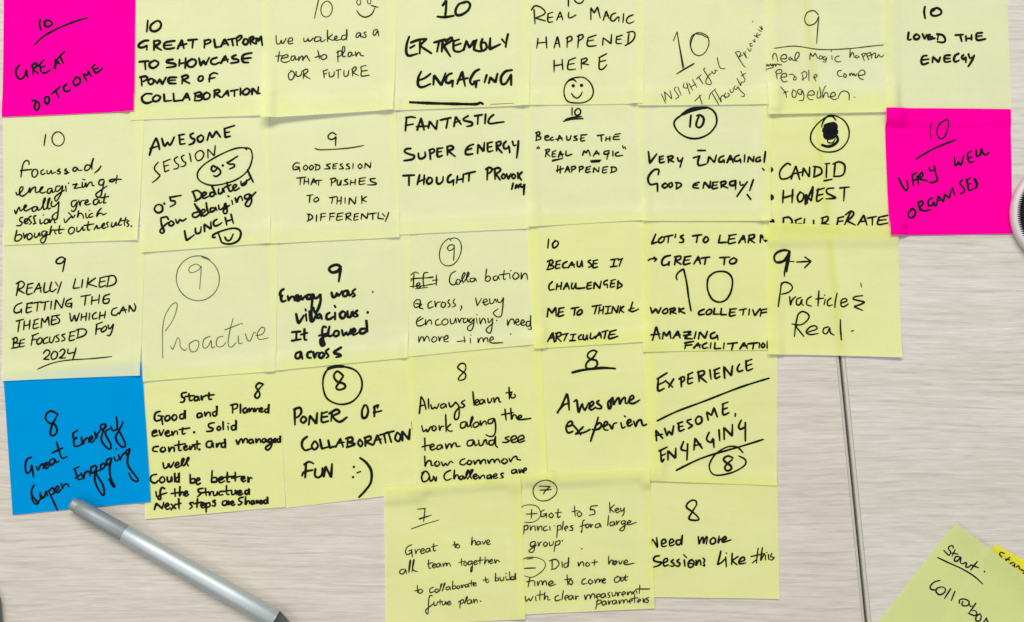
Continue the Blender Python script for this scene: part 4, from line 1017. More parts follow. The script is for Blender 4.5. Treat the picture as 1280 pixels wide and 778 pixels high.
note('D2', [(181, 464), (348, 456), (357.5, 633.5), (182, 649)], (185, 475, 4.576), 11, 'k',
     'yellow note reading Start good and planned event in eight crowded lines', [
         ('t', s, None, 10.8, '660 25 635 18 618 40 635 65 640 90 625 105 612 90 630 60 660 25'),
         ('t', m, None, 11.3, '''220 72 195 78 195 98 210 105 205 125 185 128/235 80 240 118 255 115/215 95 265 90/285 95 268 100 268 118 285 115 290 95c 295 118/305 92 308 118c 315 98 330 92/350 75 350 110 365 110/330 90 380 85/
70 180 45 190 38 220 50 235 75 225 78 205c 85 255/60 205 90 208/110 205 98 218 105 235 125 225 122 205 108 205/150 200 138 215 148 232 165 220 162 202 150 200/205 195 185 200 185 220 205 218 212 170c 215 222/305 190 285 195 285 215 305 210 310 190c 312 212/325 185 328 210c 340 188 355 188 358 208/390 180 372 188 375 205 392 200 395 145c 395 200/
485 140 485 190/475 145 510 138 510 160 490 168/530 140 530 190/560 160 545 170 550 188 565 182 568 162c 572 185/580 162 583 185c 592 165 602 165 605 182/612 162 615 185c 625 165 635 165 638 182/640 175 655 168 650 160 640 172 650 185 665 178/685 165 670 170 672 185 688 180 692 135c 692 190/
25 305 50 298 45 288 28 298 30 322 60 315/65 290 75 320c 92 285/100 308 122 300 115 290 100 305 112 322 130 315/138 295 140 320c 155 295 168 295 170 312/200 275 198 310 215 305/180 285 240 275/265 300/380 245 350 252 350 270 372 278 365 292 335 295/405 265 395 278 405 288 418 275 405 265/430 240 432 285/458 265 460 285/458 248 462 250/500 260 480 265 482 285 500 280 505 228c 505 285/
60 380 35 385 30 405 55 410/85 385 72 400 85 412 102 400 95 385/120 385 122 412c 135 388 150 388 152 408/178 350 178 400 192 402/155 375 215 365/205 390 225 382 218 375 205 388 215 402 235 392/240 378 242 402c 255 380 268 380 270 398/282 350 282 395/255 372 300 365/295 398/365 350 340 355 335 380 360 385 370 355c 375 385/392 365 394 388c 405 365 418 365 420 385/440 358 422 365 425 385 442 378 440 335c 445 388/
505 345 515 370c 530 340 540 342 543 362c 555 338 568 340 570 360/595 340 580 345 582 362 598 358 600 340c 605 360/618 338 620 360c 632 340 642 340 645 358/670 335 655 342 658 358 672 352 676 335c 680 355/705 335 690 342 692 358 708 350 710 335c 708 375 690 400 675 395 680 380 715 360/718 350 735 342 728 335 718 348 728 358 742 350/755 335 742 340 745 355 757 350 758 315c 760 355/
88 475 95 505 115 495 118 475c 130 500 150 470/155 490 178 482 170 470 158 485 165 502 185 492/190 490 208 455 200 450 192 475 205 492/208 490 235 450 230 445 222 470 232 492/50 540 22 548 18 575 40 590 62 575/80 555 68 572 80 588 98 575 92 556 80 555/112 555 115 580 132 578 138 550 140 580/155 535 155 582/175 555 160 565 165 582 178 575 178 530c 180 585/
242 540 245 590c 270 585 268 565 248 568/275 580 298 570 290 560 275 575 285 598 302 590/368 520 365 585c 395 580 390 558 368 562/405 575 430 565 422 555 405 568 415 588 440 578/455 530 455 580 470 582/430 558 500 550/500 530 500 578/480 562 535 550/535 570 555 562 548 552 535 565 545 582 560 575/572 555 575 590c 582 560 595 562/
48 640 52 668/98 622 82 615 72 640 75 680 62 680 65 662 110 645/155 622 158 665/135 650 200 640/185 610 182 665c 195 645 205 645 205 660/208 655 228 645 220 635 208 650 218 665 235 655/315 620 290 625 292 640 305 648 285 668/330 620 335 660/310 645 350 640/350 640 355 662c 362 640 372 638/375 640 378 660 395 655 398 635 400 658/425 635 410 642 412 658 430 655/450 605 452 650 465 655/430 638 480 630/480 635 482 655 498 650 500 630/504 634 508 656 511 640 518 633/515 650 535 642 528 632 515 645 525 660 545 650/575 630 558 635 560 652 575 648 580 618c 582 655/
40 740 50 705c 85 735c 92 700/100 725 122 715 112 705 100 720 112 740 130 730/135 710 160 735/160 710 135 742/178 680 180 735/160 712 192 705/260 700 240 705 255 722 240 738/285 680 282 730/265 708 310 698/305 720 325 712 318 702 305 715 315 732 330 722/335 705 335 755/335 708 355 702 355 722 338 728/386 688 372 694 387 704 383 720 368 718/450 690 430 695 430 715 450 712 455 690c 460 715/462 692 468 712 475 695 480 705/478 708 492 700 485 692 476 705 488 718 498 710/545 670 522 678 525 692 540 700 525 715 518 712/560 668 558 715c 572 692 582 695 582 708/605 690 592 695 594 710 606 705 608 690c 612 708/622 690 625 708 632 690/638 702 655 695 648 688 638 700 648 710 660 702/680 685 665 690 668 705 682 700 685 665c 688 705''')],
     None, GY, {'bottom': 0.3})
note('D3', [(346, 448), (516, 440), (521, 615), (358, 635)], (355, 450, 4.321), 12.5, 'k',
     'yellow note reading Power of collaboration fun with a ringed 8', [
         ('t', r, None, 9.5, '240 45 215 90 212 150 235 210 300 240 370 225 415 170 420 110 390 60 330 38 270 42 235 55'), ('t', r, None, 17, '240 46 275 36 322 36'),
         ('t', s, None, 11.5, '320 85 290 62 270 85 285 115 325 130 330 150 300 162 282 150 300 120 320 90'),
         ('t', m, None, 12.5, '''58 265 60 350/55 268 85 258 95 280 80 305 58 315/105 305 90 325 105 340 122 322 110 305/135 350 140 300c 175 345c 180 285/205 285 205 335 240 330/205 290 235 280/205 310 235 305/260 280 255 330/245 290 285 268 300 285 265 305 300 335 340 310/435 245 422 275 425 312 445 308 455 275 445 245 430 250/490 250 488 305/485 258 510 242 505 260/485 285 528 275/
125 415 102 435 98 465 115 488 145 480/165 440 150 465 165 485 185 465 172 440/195 430 205 480c 240 470/240 435 248 475c 280 465/280 470 305 425c 320 470/290 450 325 445/345 425 342 470/335 425 365 418 370 438 345 445c 385 455 340 472/410 430 400 450 415 468 425 450 412 432/440 420 440 465/435 422 465 412 468 430 440 442c 480 460/485 455 505 405c 525 452/490 435 525 428/520 405 560 395/540 400 550 448/565 395 580 445/550 395 595 385/610 395 600 425 620 440 630 410 612 392/640 435 638 385c 675 430c 680 375/
120 560 115 635/110 565 135 550 160 560/98 625 110 605 155 595/170 590 168 625 185 635 205 620 208 585/215 630 225 575c 255 635c 260 560'''),
         ('t', m, None, 5, '690 335 698 400'),
         ('t', 'smiley', None, 10, '378 578/374 633/395 610 415 602'), ('t', 'smiley', None, 13, '412 530 445 555 472 600 470 660 440 705 405 742')])
note('D4', [(507, 438), (676, 428), (684, 594), (522, 612)], (515, 445, 4.8625), 10, 'k',
     'yellow note reading Always learn to work along the team', [
         ('t', s, None, 9, '328 70 320 48 295 48 278 70 295 88 325 110 322 138 300 148 282 145 290 125 322 90 328 70'),
         ('t', m, None, 10, '''45 350 52 290 55 245c 75 280 85 325/48 305 80 298/100 262 102 320/115 298 122 322 140 310c 150 320 165 290/195 290 175 300 180 318 200 308 205 290c 210 312/225 285 232 310 250 300 265 280c 285 310 285 370 268 388 258 375 265 340 290 310/320 270 300 285 320 300 305 315 290 310/
370 218 378 300/380 290 405 275 395 265 382 280 392 300 412 290/430 265 412 272 415 292 432 285 438 265c 445 288/460 260 465 285 480 278 485 258/495 255 500 285c 510 260 525 255 530 278 540 280/590 192 592 262/572 225 608 220/605 225 600 250 620 255 630 240c 620 232/
60 425 70 460 88 445c 95 462 115 430 125 440/130 425 122 445 135 455 148 440 138 425/165 425 168 455c 178 430 192 428/205 358 208 460/235 415 208 440c 230 458 245 455/325 400 298 408 298 438 322 432 332 402c 340 432 350 425/350 425 370 380 365 370 355 405 362 435/390 402 372 418 380 435 405 422 402 405 388 402/415 395 418 425c 435 400 448 398 452 418/490 380 465 390 465 412 488 405 500 378c 508 420 505 470 485 490 460 485 450 478/
565 325 572 390/545 358 615 345/600 320 605 388c 615 362 630 360 635 382/640 380 665 372 660 360 642 372 650 388 722 380/78 500 80 575/62 552 115 540/110 558 135 545 125 535 110 550 120 572 145 562/175 540 155 548 155 568 175 562 182 540c 188 562/205 535 210 565c 222 540 235 535 240 560c 252 532 268 532 270 550 292 548/
370 510 340 518 338 545 365 542 375 512c 385 545 400 535/405 512 412 545 430 540c 440 515 450 510 455 535 465 535/500 510 470 518 472 540 495 535 508 485c 508 540 520 555/590 490 565 500 590 515 575 525 550 525/600 515 635 500 625 485 602 500 610 525 640 520/640 515 680 500 670 482 645 498 650 525 685 515/
78 610 80 672c 95 640 115 640 118 665 130 665/150 640 138 655 150 670 168 658 160 640/180 645 190 668 205 650c 215 665 235 640 250 650/320 625 298 635 292 655 315 662 330 650/345 635 335 652 350 660 365 645 350 635/375 635 382 660c 395 638 410 635 415 658c 428 635 445 632 448 655/460 632 468 655c 480 632 495 630 500 650c 512 630 525 628 535 648/560 625 545 640 560 655 580 640 570 625/590 622 598 645c 615 618 635 610 640 628 660 632/
75 705 60 730 68 762 95 755 105 725 85 700 60 710/108 735 112 760 128 750 130 730/135 735 145 762 150 735/235 695 205 710 195 735 210 755 240 745/258 695 255 750c 268 725 280 725 282 745/305 728 290 735 292 750 308 745 312 728c 318 748/320 745 345 700 338 695 328 725 338 748/340 745 370 698 362 692 352 720 362 745/370 738 395 728 388 718 372 730 382 748 400 740/405 728 412 748c 425 728 438 725 442 742/476 722 458 728 458 744 474 740 482 722c 482 752 466 764 454 756/494 735 516 725 509 715 494 728 502 744 522 738/556 712 540 716 546 728 556 737 534 744/
630 690 608 695 608 712 628 708 635 690c 640 712/650 690 655 712 665 690/670 705 695 690 688 680 672 700 685 715''')])
note('D5', [(664, 428), (818, 420), (822, 590), (676, 602)], (680, 430, 5.986), 16, 'k',
     'yellow note reading Awesome experience under an underlined 8', [
         ('t', s, None, 14, '395 60 370 48 335 65 325 95 350 115 390 125 398 155 375 180 330 185 312 170 325 135 365 105 395 60'),
         ('t', u, None, 18, '212 215 280 198 380 185 450 180 532 185'),
         ('t', m, None, 15.5, '''100 515 130 465 172 372c 182 420 188 495/112 495 150 455 180 448/100 505 105 518/225 432 245 420 250 460 258 515c 285 450 290 470 305 500c 335 440/335 480 370 450 360 430 342 455 350 495 385 475/410 425 395 440 430 470 420 485 385 480/500 415 478 440 485 485 500 470 500 420 515 400c 520 460c 540 420 560 405 565 455c 585 415 605 400 610 445 630 440/630 430 670 405 660 385 640 405 640 440 670 445 715 420/
170 620 210 605 205 580 180 590 165 630 180 665 215 655/222 612 248 642 275 680/292 622 264 650 235 674/235 674 300 662 345 640/405 550 385 620 360 690 348 730/380 620 415 590 430 615 400 640 360 640/445 620 475 600 465 580 448 600 450 640 480 645/490 605 510 640c 520 600 545 590/575 590 585 630 605 620/602 540 608 545/620 600 650 580 640 565 622 585 632 615 660 600/670 580 685 620c 700 580 725 570 740 610 790 590''')])
note('D6', [(806, 432), (971.5, 438), (970.5, 606.8), (810, 600.5)], (810, 440, 4.8606), 12.5, 'k',
     'yellow note reading Experience awesome engaging between slanting lines', [
         ('t', m, None, 12.5, '''62 170 60 235 98 222/55 165 115 128/62 200 100 182/105 175 150 215/155 165 125 215/200 155 202 212/188 165 215 150 220 172 200 190/245 135 242 192 270 185/240 140 270 125/245 165 270 158/305 120 310 180/300 125 335 115 340 135 312 150c 355 185/375 110 382 165/405 110 408 160 435 150/400 112 435 98/408 135 432 128/465 160 460 90c 505 145c 512 85/555 75 542 100 550 120 575 112/595 55 600 112 635 102/592 60 630 45/598 85 628 75/
50 538 45 475c 88 525/45 508 85 500/100 465 115 510c 125 480c 145 505c 155 450/185 435 190 480 220 470/180 435 210 425/188 455 212 450/260 410 235 420 255 440 270 448 245 465/305 390 288 415 300 440 325 425 322 395 300 395/365 415 355 365c 385 385c 400 340c 420 395/455 315 455 380 490 370/450 318 485 305/455 350 480 340/530 375 528 392/
75 600 80 665 95 650/65 600 115 578/78 630 105 618/120 655 120 600c 165 645c 168 585/215 545 200 590 230 600/240 560 235 655/278 595 285 525c 328 585/278 570 320 560/370 490 355 530 380 550 395 525c 400 580/430 475 435 540/462 530 460 460c 510 510c 512 440/565 415 550 450 560 470 590 455/590 430 590 540'''),
         ('t', u, None, 11, '55 418 180 360 340 300 560 215 735 160'),
         ('t', 'underline#2', None, 11, '170 718 290 660 385 625 560 575 698 532'),
         ('t', r, None, 9.5, '575 612 540 578 480 578 410 620 372 685 385 735 430 748 520 728 585 690 590 655 550 632'),
         ('t', s, None, 12.5, '515 645 485 632 458 650 470 670 500 690 505 710 480 722 465 705 480 680 510 655')])
note('E1', [(480.5, 609), (650.5, 596), (656.5, 773.5), (482, 784)], (490, 625, 5.188), 7.5, 'b',
     'yellow note reading Great to have all team together, with an underlined 7', [
         ('t', s, None, 7, '165 60 215 55c 210 100 205 142/175 122 255 98/180 125 240 105'), ('t', u, None, 5.5, '125 188 210 158 305 130'),
         ('t', m, None, 7.5, '''130 290 100 305 88 335 100 355 125 340 128 325c 132 370/110 330 130 322/150 320 155 350c 165 325 180 318/185 335 210 325 200 315 185 330 195 348 215 338/240 312 222 320 222 338 240 332 245 312c 250 335/270 285 270 330 285 325/255 305 295 295/405 270 410 310/395 292 430 285/425 290 415 302 428 312 440 300 428 288/
520 240 515 295c 528 265 540 265 542 290/565 268 550 275 552 292 568 285 572 268c 578 290/585 268 595 288c 608 262/612 280 632 270 625 258 612 272 620 288 638 285/80 448 55 455 52 475 75 478 88 450c 95 478/110 470 122 395 115 400 108 460/130 465 145 390 138 398 135 450 165 465/
238 390 240 440 255 440/230 415 265 405/262 430 282 420 275 412 262 425 270 440 285 432/305 410 290 418 292 435 308 428 312 410c 318 432/330 410 332 432c 342 412 352 410 354 430c 362 410 372 412 382 430/450 380 452 425/435 405 475 395/475 402 465 415 475 425 488 412 475 402/515 395 495 402 498 420 515 412 520 395c 522 430 518 462 510 462 515 430/530 410 550 400 542 392 530 405 538 420 555 412/572 370 570 415/555 395 590 388/605 370 600 415c 612 392 625 390 625 408/632 402 652 392 645 385 632 398 640 412 658 405/665 385 670 410 680 390 698 400/
165 555 165 600/148 590 180 580/185 578 170 592 182 605 200 592 190 578/270 565 248 575 248 600 275 592/290 575 278 588 290 600 302 588 292 575/305 592 325 545 318 548 312 585/325 590 345 540 338 545 332 582/370 560 352 568 355 582 372 575 376 560c 380 580/395 525 392 578c 415 570 408 555 394 560/430 555 420 565 430 575 442 562 430 555/450 550 455 570 462 552 475 550/490 545 475 552 478 565 492 558 495 545c 500 562/515 520 515 558/500 540 530 535/525 550 545 542 538 535 525 548 535 558 548 552/
605 500 608 530/590 520 625 512/615 515 608 528 620 535 630 522/672 475 670 525c 690 520 688 505 672 508/700 500 705 522 722 518 725 498/738 495 740 518/738 478 742 475/762 465 765 515/790 495 772 500 775 515 792 510 800 470c 802 515/740 518 805 510/
262 620 245 622 238 660 235 730 225 735 222 710 270 672/272 660 275 682 290 678 295 658/312 645 312 680/298 662 330 655/325 662 330 680 342 675 348 655 352 675/358 672 380 662 372 655 358 668 368 680 385 672/445 650 440 700/432 660 460 645 465 660 445 675/470 670 490 630 482 632 475 668/510 645 490 652 492 672 512 665 515 645c 520 668/530 642 532 668c 542 645 552 648 555 665/575 655''')],
     None, GY, {'bottom': 0.4, 'top': 1.2})
note('E2', [(643, 592), (811, 583.5), (818, 760), (649, 768)], (645, 590, 4.322), 6.5, 'b',
     'yellow note with plus and minus points, Got to 5 key principles', [
         ('t', r, None, 5.5, '210 65 175 42 125 50 95 85 98 130 130 155 175 152 215 120 220 85 200 55 165 40'),
         ('t', s, None, 6.5, '125 75 185 78c 160 100 148 120/130 98 190 95'),
         ('t', 'ring#2', None, 4.5, '20 200 50 180 105 182 130 210 128 245 95 270 45 272'),
         ('t', 'ring#3', None, 4.5, '25 480 60 462 110 462 150 480 158 510 130 545 85 568 45 560'),
         ('t', 'plus_sign', None, 6.5, '55 228 115 225/85 202 82 250'), ('t', 'minus_sign', None, 6.5, '45 520 105 518/60 470 92 465'),
         ('t', m, None, 6.6, '''152 205 136 216 136 240 154 238 165 226c 164 248/148 228 168 224/190 222 178 235 190 248 202 235 190 222/228 200 225 245 240 240/212 222 245 218/315 185 320 240/302 215 335 208/342 212 330 228 342 242 355 228 342 212/405 185 400 205c 420 205 425 225 395 235/405 185 440 182/505 165 508 220/530 178 508 200c 530 218/535 210 555 202 548 195 535 205 545 220 560 212/565 195 568 212 580 205 585 190c 582 225 572 238/
45 290 42 335/42 295 62 288 62 308 45 315/75 290 78 318c 85 298 95 292/102 292 105 318/115 292 118 318c 128 295 138 295 140 315/165 292 150 300 152 318 172 312/182 295 184 315/205 290 208 292/225 290 220 355/222 295 240 288 242 308 225 315/255 268 250 315/262 308 280 300 272 292 262 305 270 318/306 289 293 295 306 304 303 316 288 314/
370 260 360 270 355 325 350 320/345 295 375 285/385 280 375 292 385 302 395 290 385 280/400 280 404 300 409 285 416 287/450 278 430 285 430 300 450 295 452 278c 460 298/500 235 495 290/525 268 508 275 510 290 528 285 530 268c 535 288/542 265 545 285c 552 268 562 265/585 262 570 268 572 282 588 275 590 262c 585 305 572 318 560 310 600 280/600 278 620 270 612 262 600 275 610 285 650 272/
100 375 80 382 80 402 100 395 105 375c 98 420 85 435 70 425 110 395/118 378 122 402c 130 382 140 378/158 378 148 390 158 402 170 388 158 378/180 378 182 398 198 392 202 375/215 375 205 430/212 382 235 370 235 388 215 398/250 372/355 415/
195 475 195 522/180 480 215 472 232 495 215 520 190 525/248 485 250 515/275 490 260 498 262 515 278 508 285 460c 282 512/335 488 338 510c 350 488 362 488 365 508/385 488 375 498 385 510 398 498 385 488/425 475 422 505/408 490 440 485/500 455 500 500c 512 478 525 480 525 498/555 480 562 498 575 478/582 492 602 485 595 475 582 488 592 500 640 492/
75 570 65 620/58 592 95 585/100 590 102 615/115 590 118 615c 128 590 140 590 142 612c 150 590 162 590 165 610/175 608 200 598 190 588 175 602 185 615 215 605/275 555 280 610/262 582 300 575/292 580 285 598 298 608 306 592 292 580/375 575 358 585 358 605 382 600/400 580 390 592 400 605 415 592 400 580/425 578 428 602c 438 580 448 580 450 598c 455 582 462 582 464 596/466 590 482 582 476 575 466 588 474 600 484 596/550 565 532 575 535 595 555 590 560 570 545 562/565 568 568 588 582 582 585 565/592 555 590 585 600 582/572 572 605 565/
50 672 55 698 70 680c 78 695 92 670/105 672 108 695/130 640 128 690/112 665 148 660/155 650 152 690c 162 672 172 672 172 690 185 688/230 665 212 675 215 695 240 688/255 640 248 690/262 682 282 675 275 665 262 678 270 692/300 665 285 672 288 688 302 682 306 665c 310 685/320 668 322 690 328 670 338 672/
370 665 375 690c 385 665 398 665 400 685c 410 660 422 660 425 680/432 675 455 668 445 658 432 670 442 685/475 655 460 662 462 678 478 672 480 655c 485 675/505 650 495 658 508 672 495 678/518 650 520 668 535 665 538 648/545 650 550 670 555 650 565 650/570 662 590 655 582 645 570 658 580 670/600 648 602 665c 612 648 622 648 625 662/630 645 632 660c 640 642 650 642 652 655/668 610 665 655/645 632 720 628/
440 690 430 740/432 700 455 690 458 705 438 715/480 695 465 702 468 718 482 712 485 695c 490 715/498 695 502 715 508 698 518 695/535 690 520 698 524 712 538 705 540 690c 545 710/555 692 558 712c 568 692 578 692 580 708c 590 688 598 690 602 705/608 700 628 692 620 685 608 698 618 708/640 660 640 705/625 682 658 678/655 700 672 692 665 685 655 698 662 705/685 680 688 702 695 682/714 674 699 681 712 689 708 702 695 700'''),
         ('t', m, None, 10, '535 482 522 490 530 500 545 488 540 480')], None, GY, {'br': 0.8, 'top': 1.2})
note('E3', [(806, 593), (971.5, 600), (974, 748.5), (812, 746)], (810, 615, 6.765), 15, 'k',
     'yellow note reading Need more sessions like this under an 8', [
         ('t', s, None, 15, '410 105 405 78 375 70 335 95 325 130 370 165 415 205 428 235 385 240 345 228 360 190 410 110'),
         ('t', m, None, 15, '''25 455 35 400 80 470c 72 385/115 440 150 425 140 400 115 415 120 460 155 455/180 435 215 420 205 398 182 412 185 455 220 445/270 405 240 412 240 440 270 440 290 360c 285 445/425 380 430 445c 450 395 465 385 468 440c 485 390 500 380 492 440/550 385 525 410 535 440 565 430 570 400 550 385/600 375 590 435c 610 400 625 400/625 415 660 395 650 378 630 395 630 425 700 405/
95 540 60 545 45 575 75 590 115 595 90 620 45 635/130 600 165 580 155 560 130 580 135 625 170 615/212 572 194 590 220 607 208 628 184 622/262 568 242 585 268 603 256 627 232 621/305 575 310 625/300 530 325 555/370 570 340 595 345 635 380 625 385 585 350 575/345 600 390 610/405 575 405 625c 425 580 440 580 445 615/465 560 478 575 470 600 480 625 460 620/615 500 600 560 585 615c 620 595 645 570/655 550 660 630/658 515 664 520/710 520 705 615/760 545 708 580c 750 615/775 590 815 575 805 550 775 570 770 605 825 600/'''),
         ('t', m, None, 12, '930 475 920 545 915 600/870 545 985 520/880 600 910 575/965 470 950 580c 975 535 990 535 990 575/1015 530 1020 570/1000 510 1006 514/1045 520 1035 545 1065 555 1045 575 1030 570')],
     None, GY, {'bottom': 0.7})
note('F2', [(1243.5, 680), (1393, 762), (1317, 906), (1166, 829)], (1150, 660, 6.592), 11, 'k',
     'strong yellow note reading Start peeping out from under another note', [
         ('t', m, None, 11, '690 210 665 200 650 215 670 240 665 250/735 240 695 275/700 255 735 262/765 285 740 290 740 315 765 310 780 290/775 295 775 325/790 320 810 310 815 335 840 345/880 330 845 375/830 345 870 355')], M_DEEP, None)
note('F1', [(1192.7, 653.5), (1324, 753), (1223.5, 884), (1091.5, 784)], (1150, 660, 6.592), 11.5, 'k',
     'yellow note reading Start collaborate lying askew in the corner', [
         ('t', m, None, 11.5, '''270 165 265 145 235 155 235 180 250 195 235 225 195 185/285 180 260 235/250 205 310 215/330 240 295 235 280 265 300 275 335 240c 330 285 350 295/350 295 370 285 380 290 375 320 400 320 420 300/465 275 440 310 415 345/420 305 475 325/525 358/
162 432 115 445 82 480 90 505 120 510 140 500/180 485 140 495 130 525 160 550 200 530 205 500 180 485/250 500 200 580/285 522 255 598/320 620 325 590 365 585 400 605 390 635 355 640 340 625 350 605/398 612 410 645 425 640/455 620 425 665 405 690/395 700 440 720 465 705 450 680 430 680/490 705 458 730 460 765 490 760 500 725 485 705/545 740 520 775 505 800/540 742 560 780 580 790'''),
         ('t', u, None, 11, '142 243 230 285 340 335 440 395 513 462')], M_DENSE, GY, {'right': 0.5, 'top': 3.6})
#NOTES_END

ORDER = ['E3', 'D5', 'D6', 'D3', 'D4', 'D2', 'E2', 'E1', 'D1', 'C4', 'C5', 'C6', 'C3', 'C2', 'C1', 'B7', 'C7', 'B4', 'B5', 'B6',
         'B3', 'B2', 'B1', 'A6', 'A5', 'A4', 'A2', 'A3', 'A1', 'A7', 'A8', 'B8', 'F2', 'F1']
for key in ORDER:
    make_note(NOTES[key])


# ------------------------------------------------------------------ the silver pen lying across the table
PEN_W = 1.13


def lathe(profile, seg=48, flat=None):
    """profile: (s, radius) along local +X; flat = height where the body is cut flat on one side"""
    verts, faces = [], []
    for s_, r_ in profile:
        for k in range(seg):
            a = 2 * math.pi * k / seg
            y_, z_ = PEN_W * r_ * math.cos(a), PEN_W * r_ * math.sin(a)
            if flat is not None:
                z_ = min(z_, r_ * flat)
            verts.append((s_, y_, z_))
    for i in range(len(profile) - 1):
        for k in range(seg):
            j = (k + 1) % seg
            faces.append((i * seg + k, i * seg + j, (i + 1) * seg + j, (i + 1) * seg + k))
    faces.append(tuple(range(seg)))
    faces.append(tuple(reversed(range((len(profile) - 1) * seg, len(profile) * seg))))
    return verts, [tuple(reversed(f)) for f in faces]


M_SILVER = simple_mat('brushed_silver', (0.56, 0.605, 0.605), 0.54, 0.7, noise=0.03, nscale=900)
M_GREY = simple_mat('satin_grey_metal', (0.31, 0.335, 0.335), 0.52, 0.4, noise=0.05, nscale=700)
M_TIP = simple_mat('dark_grey_tip', (0.10, 0.11, 0.11), 0.5, 0.2)
px0, py0, px1, py1 = 93.5, 626.5, 355.0, 776.0
ang = math.atan2(Y(py1) - Y(py0), X(px1) - X(px0))
Lp = math.hypot(X(px1) - X(px0), Y(py1) - Y(py0))
pen = bpy.data.objects.new('stylus_pen', None)
pen.empty_display_size = 0.02
col.objects.link(pen)
pen.location = (X(px0), Y(py0), 0.0066)
pen.rotation_euler = (0, math.radians(0.35), ang)
tag(pen, 'silver stylus pen with a dark grey cap lying across the table', 'pen')
u1 = S * 76                                    # where the cap meets the barrel
v_, f_ = lathe([(0.0, 0.0022), (0.0003, 0.0028), (0.0010, 0.0033), (0.0042, 0.0035)])
link_mesh('end_button', v_, f_, M_GREY, pen, smooth=False)
v_, f_ = lathe([(0.0043, 0.0036), (0.0047, 0.0040), (0.018, 0.00430), (u1 - 0.0004, 0.00452), (u1 - 0.0001, 0.0044)], 64)
link_mesh('cap', v_, f_, M_GREY, pen, smooth=True)
v_, f_ = lathe([(u1, 0.0044), (u1 + 0.0003, 0.00460), (u1 + 0.03, 0.0049), (Lp * 0.75, 0.0051), (Lp - 0.0052, 0.0051), (Lp - 0.0048, 0.0049)], 64)
link_mesh('barrel', v_, f_, M_SILVER, pen, smooth=True)
v_, f_ = lathe([(Lp - 0.0047, 0.0047), (Lp - 0.0005, 0.0036), (Lp + 0.0060, 0.0014), (Lp + 0.0080, 0.0007), (Lp + 0.0084, 0.0003)], 48)
link_mesh('tip', v_, f_, M_TIP, pen, smooth=True)

# ------------------------------------------------------------------ round white gadget with a ribbed black top
M_WHITE = simple_mat('white_plastic', (0.66, 0.61, 0.60), 0.45, 0.0, noise=0.01)
M_BLACK = simple_mat('black_ribbed_rubber', (0.012, 0.010, 0.012), 0.55, 0.0, spec=0.3)
gx, gy = 1324.0, 268.0
puck = bpy.data.objects.new('round_gadget', None)
puck.empty_display_size = 0.02
col.objects.link(puck)
puck.location = (X(gx), Y(gy), 0.0012)
tag(puck, 'round white gadget with a ribbed black top at the right edge', 'gadget')


def lathe_z(profile, seg=96):
    verts, faces = [], []
    for r_, z_ in profile:
        for k in range(seg):
            a = 2 * math.pi * k / seg
            verts.append((r_ * math.cos(a), r_ * math.sin(a), z_))
    for i in range(len(profile) - 1):
        for k in range(seg):
            j = (k + 1) % seg
            faces.append((i * seg + k, i * seg + j, (i + 1) * seg + j, (i + 1) * seg + k))
    faces.append(tuple(reversed(range(seg))))
    faces.append(tuple(range((len(profile) - 1) * seg, len(profile) * seg)))
    return verts, faces


R0 = 66 * S
v_, f_ = lathe_z([(R0 * 0.90, 0.0), (R0 * 0.965, 0.0012), (R0 * 0.99, 0.0025), (R0 * 0.985, 0.0045), (R0 * 0.965, 0.0062), (R0 * 0.93, 0.0070), (R0 * 0.90, 0.0068)])
link_mesh('body', v_, f_, M_WHITE, puck, smooth=True)
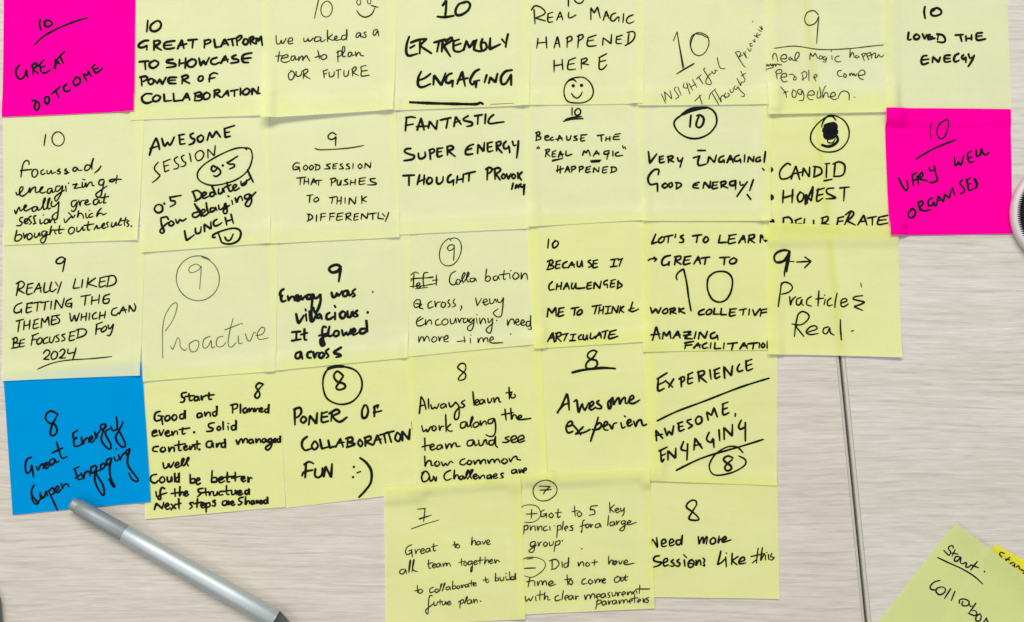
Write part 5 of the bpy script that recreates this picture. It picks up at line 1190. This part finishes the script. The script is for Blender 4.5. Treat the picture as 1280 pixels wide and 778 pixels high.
# ribbed top: parallel ridges running across, trimmed to a disc
Rt = R0 * 0.915
vs, fs = [], []
nr = 46
prev = None
for i in range(nr * 4 + 1):
    yv = -Rt + 2 * Rt * i / (nr * 4)
    half = math.sqrt(max(1e-9, Rt * Rt - yv * yv))
    ridge = 0.0007 * abs(math.sin(math.pi * i / 4))
    dome = 0.0094 - 0.0024 * (yv / Rt) ** 2
    half *= 1.0 + 0.012 * math.sin(math.pi * i / 4) ** 2
    row = []
    for k in range(17):
        t = -1 + 2 * k / 16
        xv = half * t
        edge = 0.0015 * (abs(t) ** 6)
        vs.append((xv, yv, dome + ridge - 0.002 * (xv / Rt) ** 2 - edge))
        row.append(len(vs) - 1)
    if prev:
        for k in range(16):
            fs.append((prev[k], prev[k + 1], row[k + 1], row[k]))
    prev = row
link_mesh('ribbed_top', vs, fs, M_BLACK, puck, smooth=False)

# ------------------------------------------------------------------ rounded dark device just entering at the lower left
M_DEV = simple_mat('dark_glossy_case', (0.02, 0.022, 0.024), 0.25)
M_RIM = simple_mat('metal_rim', (0.14, 0.155, 0.15), 0.35, 0.8)


def rounded_rect(x0_, y0_, x1_, y1_, rad, n=10):
    pts = []
    for cx_, cy_, a0 in ((x1_ - rad, y1_ - rad, 0), (x0_ + rad, y1_ - rad, 90), (x0_ + rad, y0_ + rad, 180), (x1_ - rad, y0_ + rad, 270)):
        for k in range(n + 1):
            a = math.radians(a0 + 90 * k / n)
            pts.append((cx_ + rad * math.cos(a), cy_ + rad * math.sin(a)))
    return pts


def rr_stack(levels):
    verts, faces = [], []
    n = None
    for (ins, z_) in levels:
        p = rounded_rect(-0.037 + ins, -0.15 + ins, 0.0 - ins, 0.0 - ins, 0.012 - ins)
        n = len(p)
        verts += [(a, b, z_) for a, b in p]
    for i in range(len(levels) - 1):
        for k in range(n):
            j = (k + 1) % n
            faces.append((i * n + k, i * n + j, (i + 1) * n + j, (i + 1) * n + k))
    faces.append(tuple(reversed(range(n))))
    faces.append(tuple(range((len(levels) - 1) * n, len(levels) * n)))
    return verts, faces


dev = bpy.data.objects.new('dark_device', None)
dev.empty_display_size = 0.02
col.objects.link(dev)
dev.location = (X(1.0), Y(727), 0.0)
dev.rotation_euler = (0, 0, math.radians(4.5))
tag(dev, 'dark device with a thin metal rim at the lower left edge', 'device')
v_, f_ = rr_stack([(0.0016, 0.0002), (0.0003, 0.0012), (0.0, 0.003), (0.0002, 0.0056), (0.0010, 0.0068), (0.0013, 0.0070)])
link_mesh('rim', v_, f_, M_RIM, dev, smooth=True)
v_, f_ = rr_stack([(0.0016, 0.0068), (0.0016, 0.0073), (0.0022, 0.0077)])
link_mesh('cover_glass', v_, f_, M_DEV, dev)
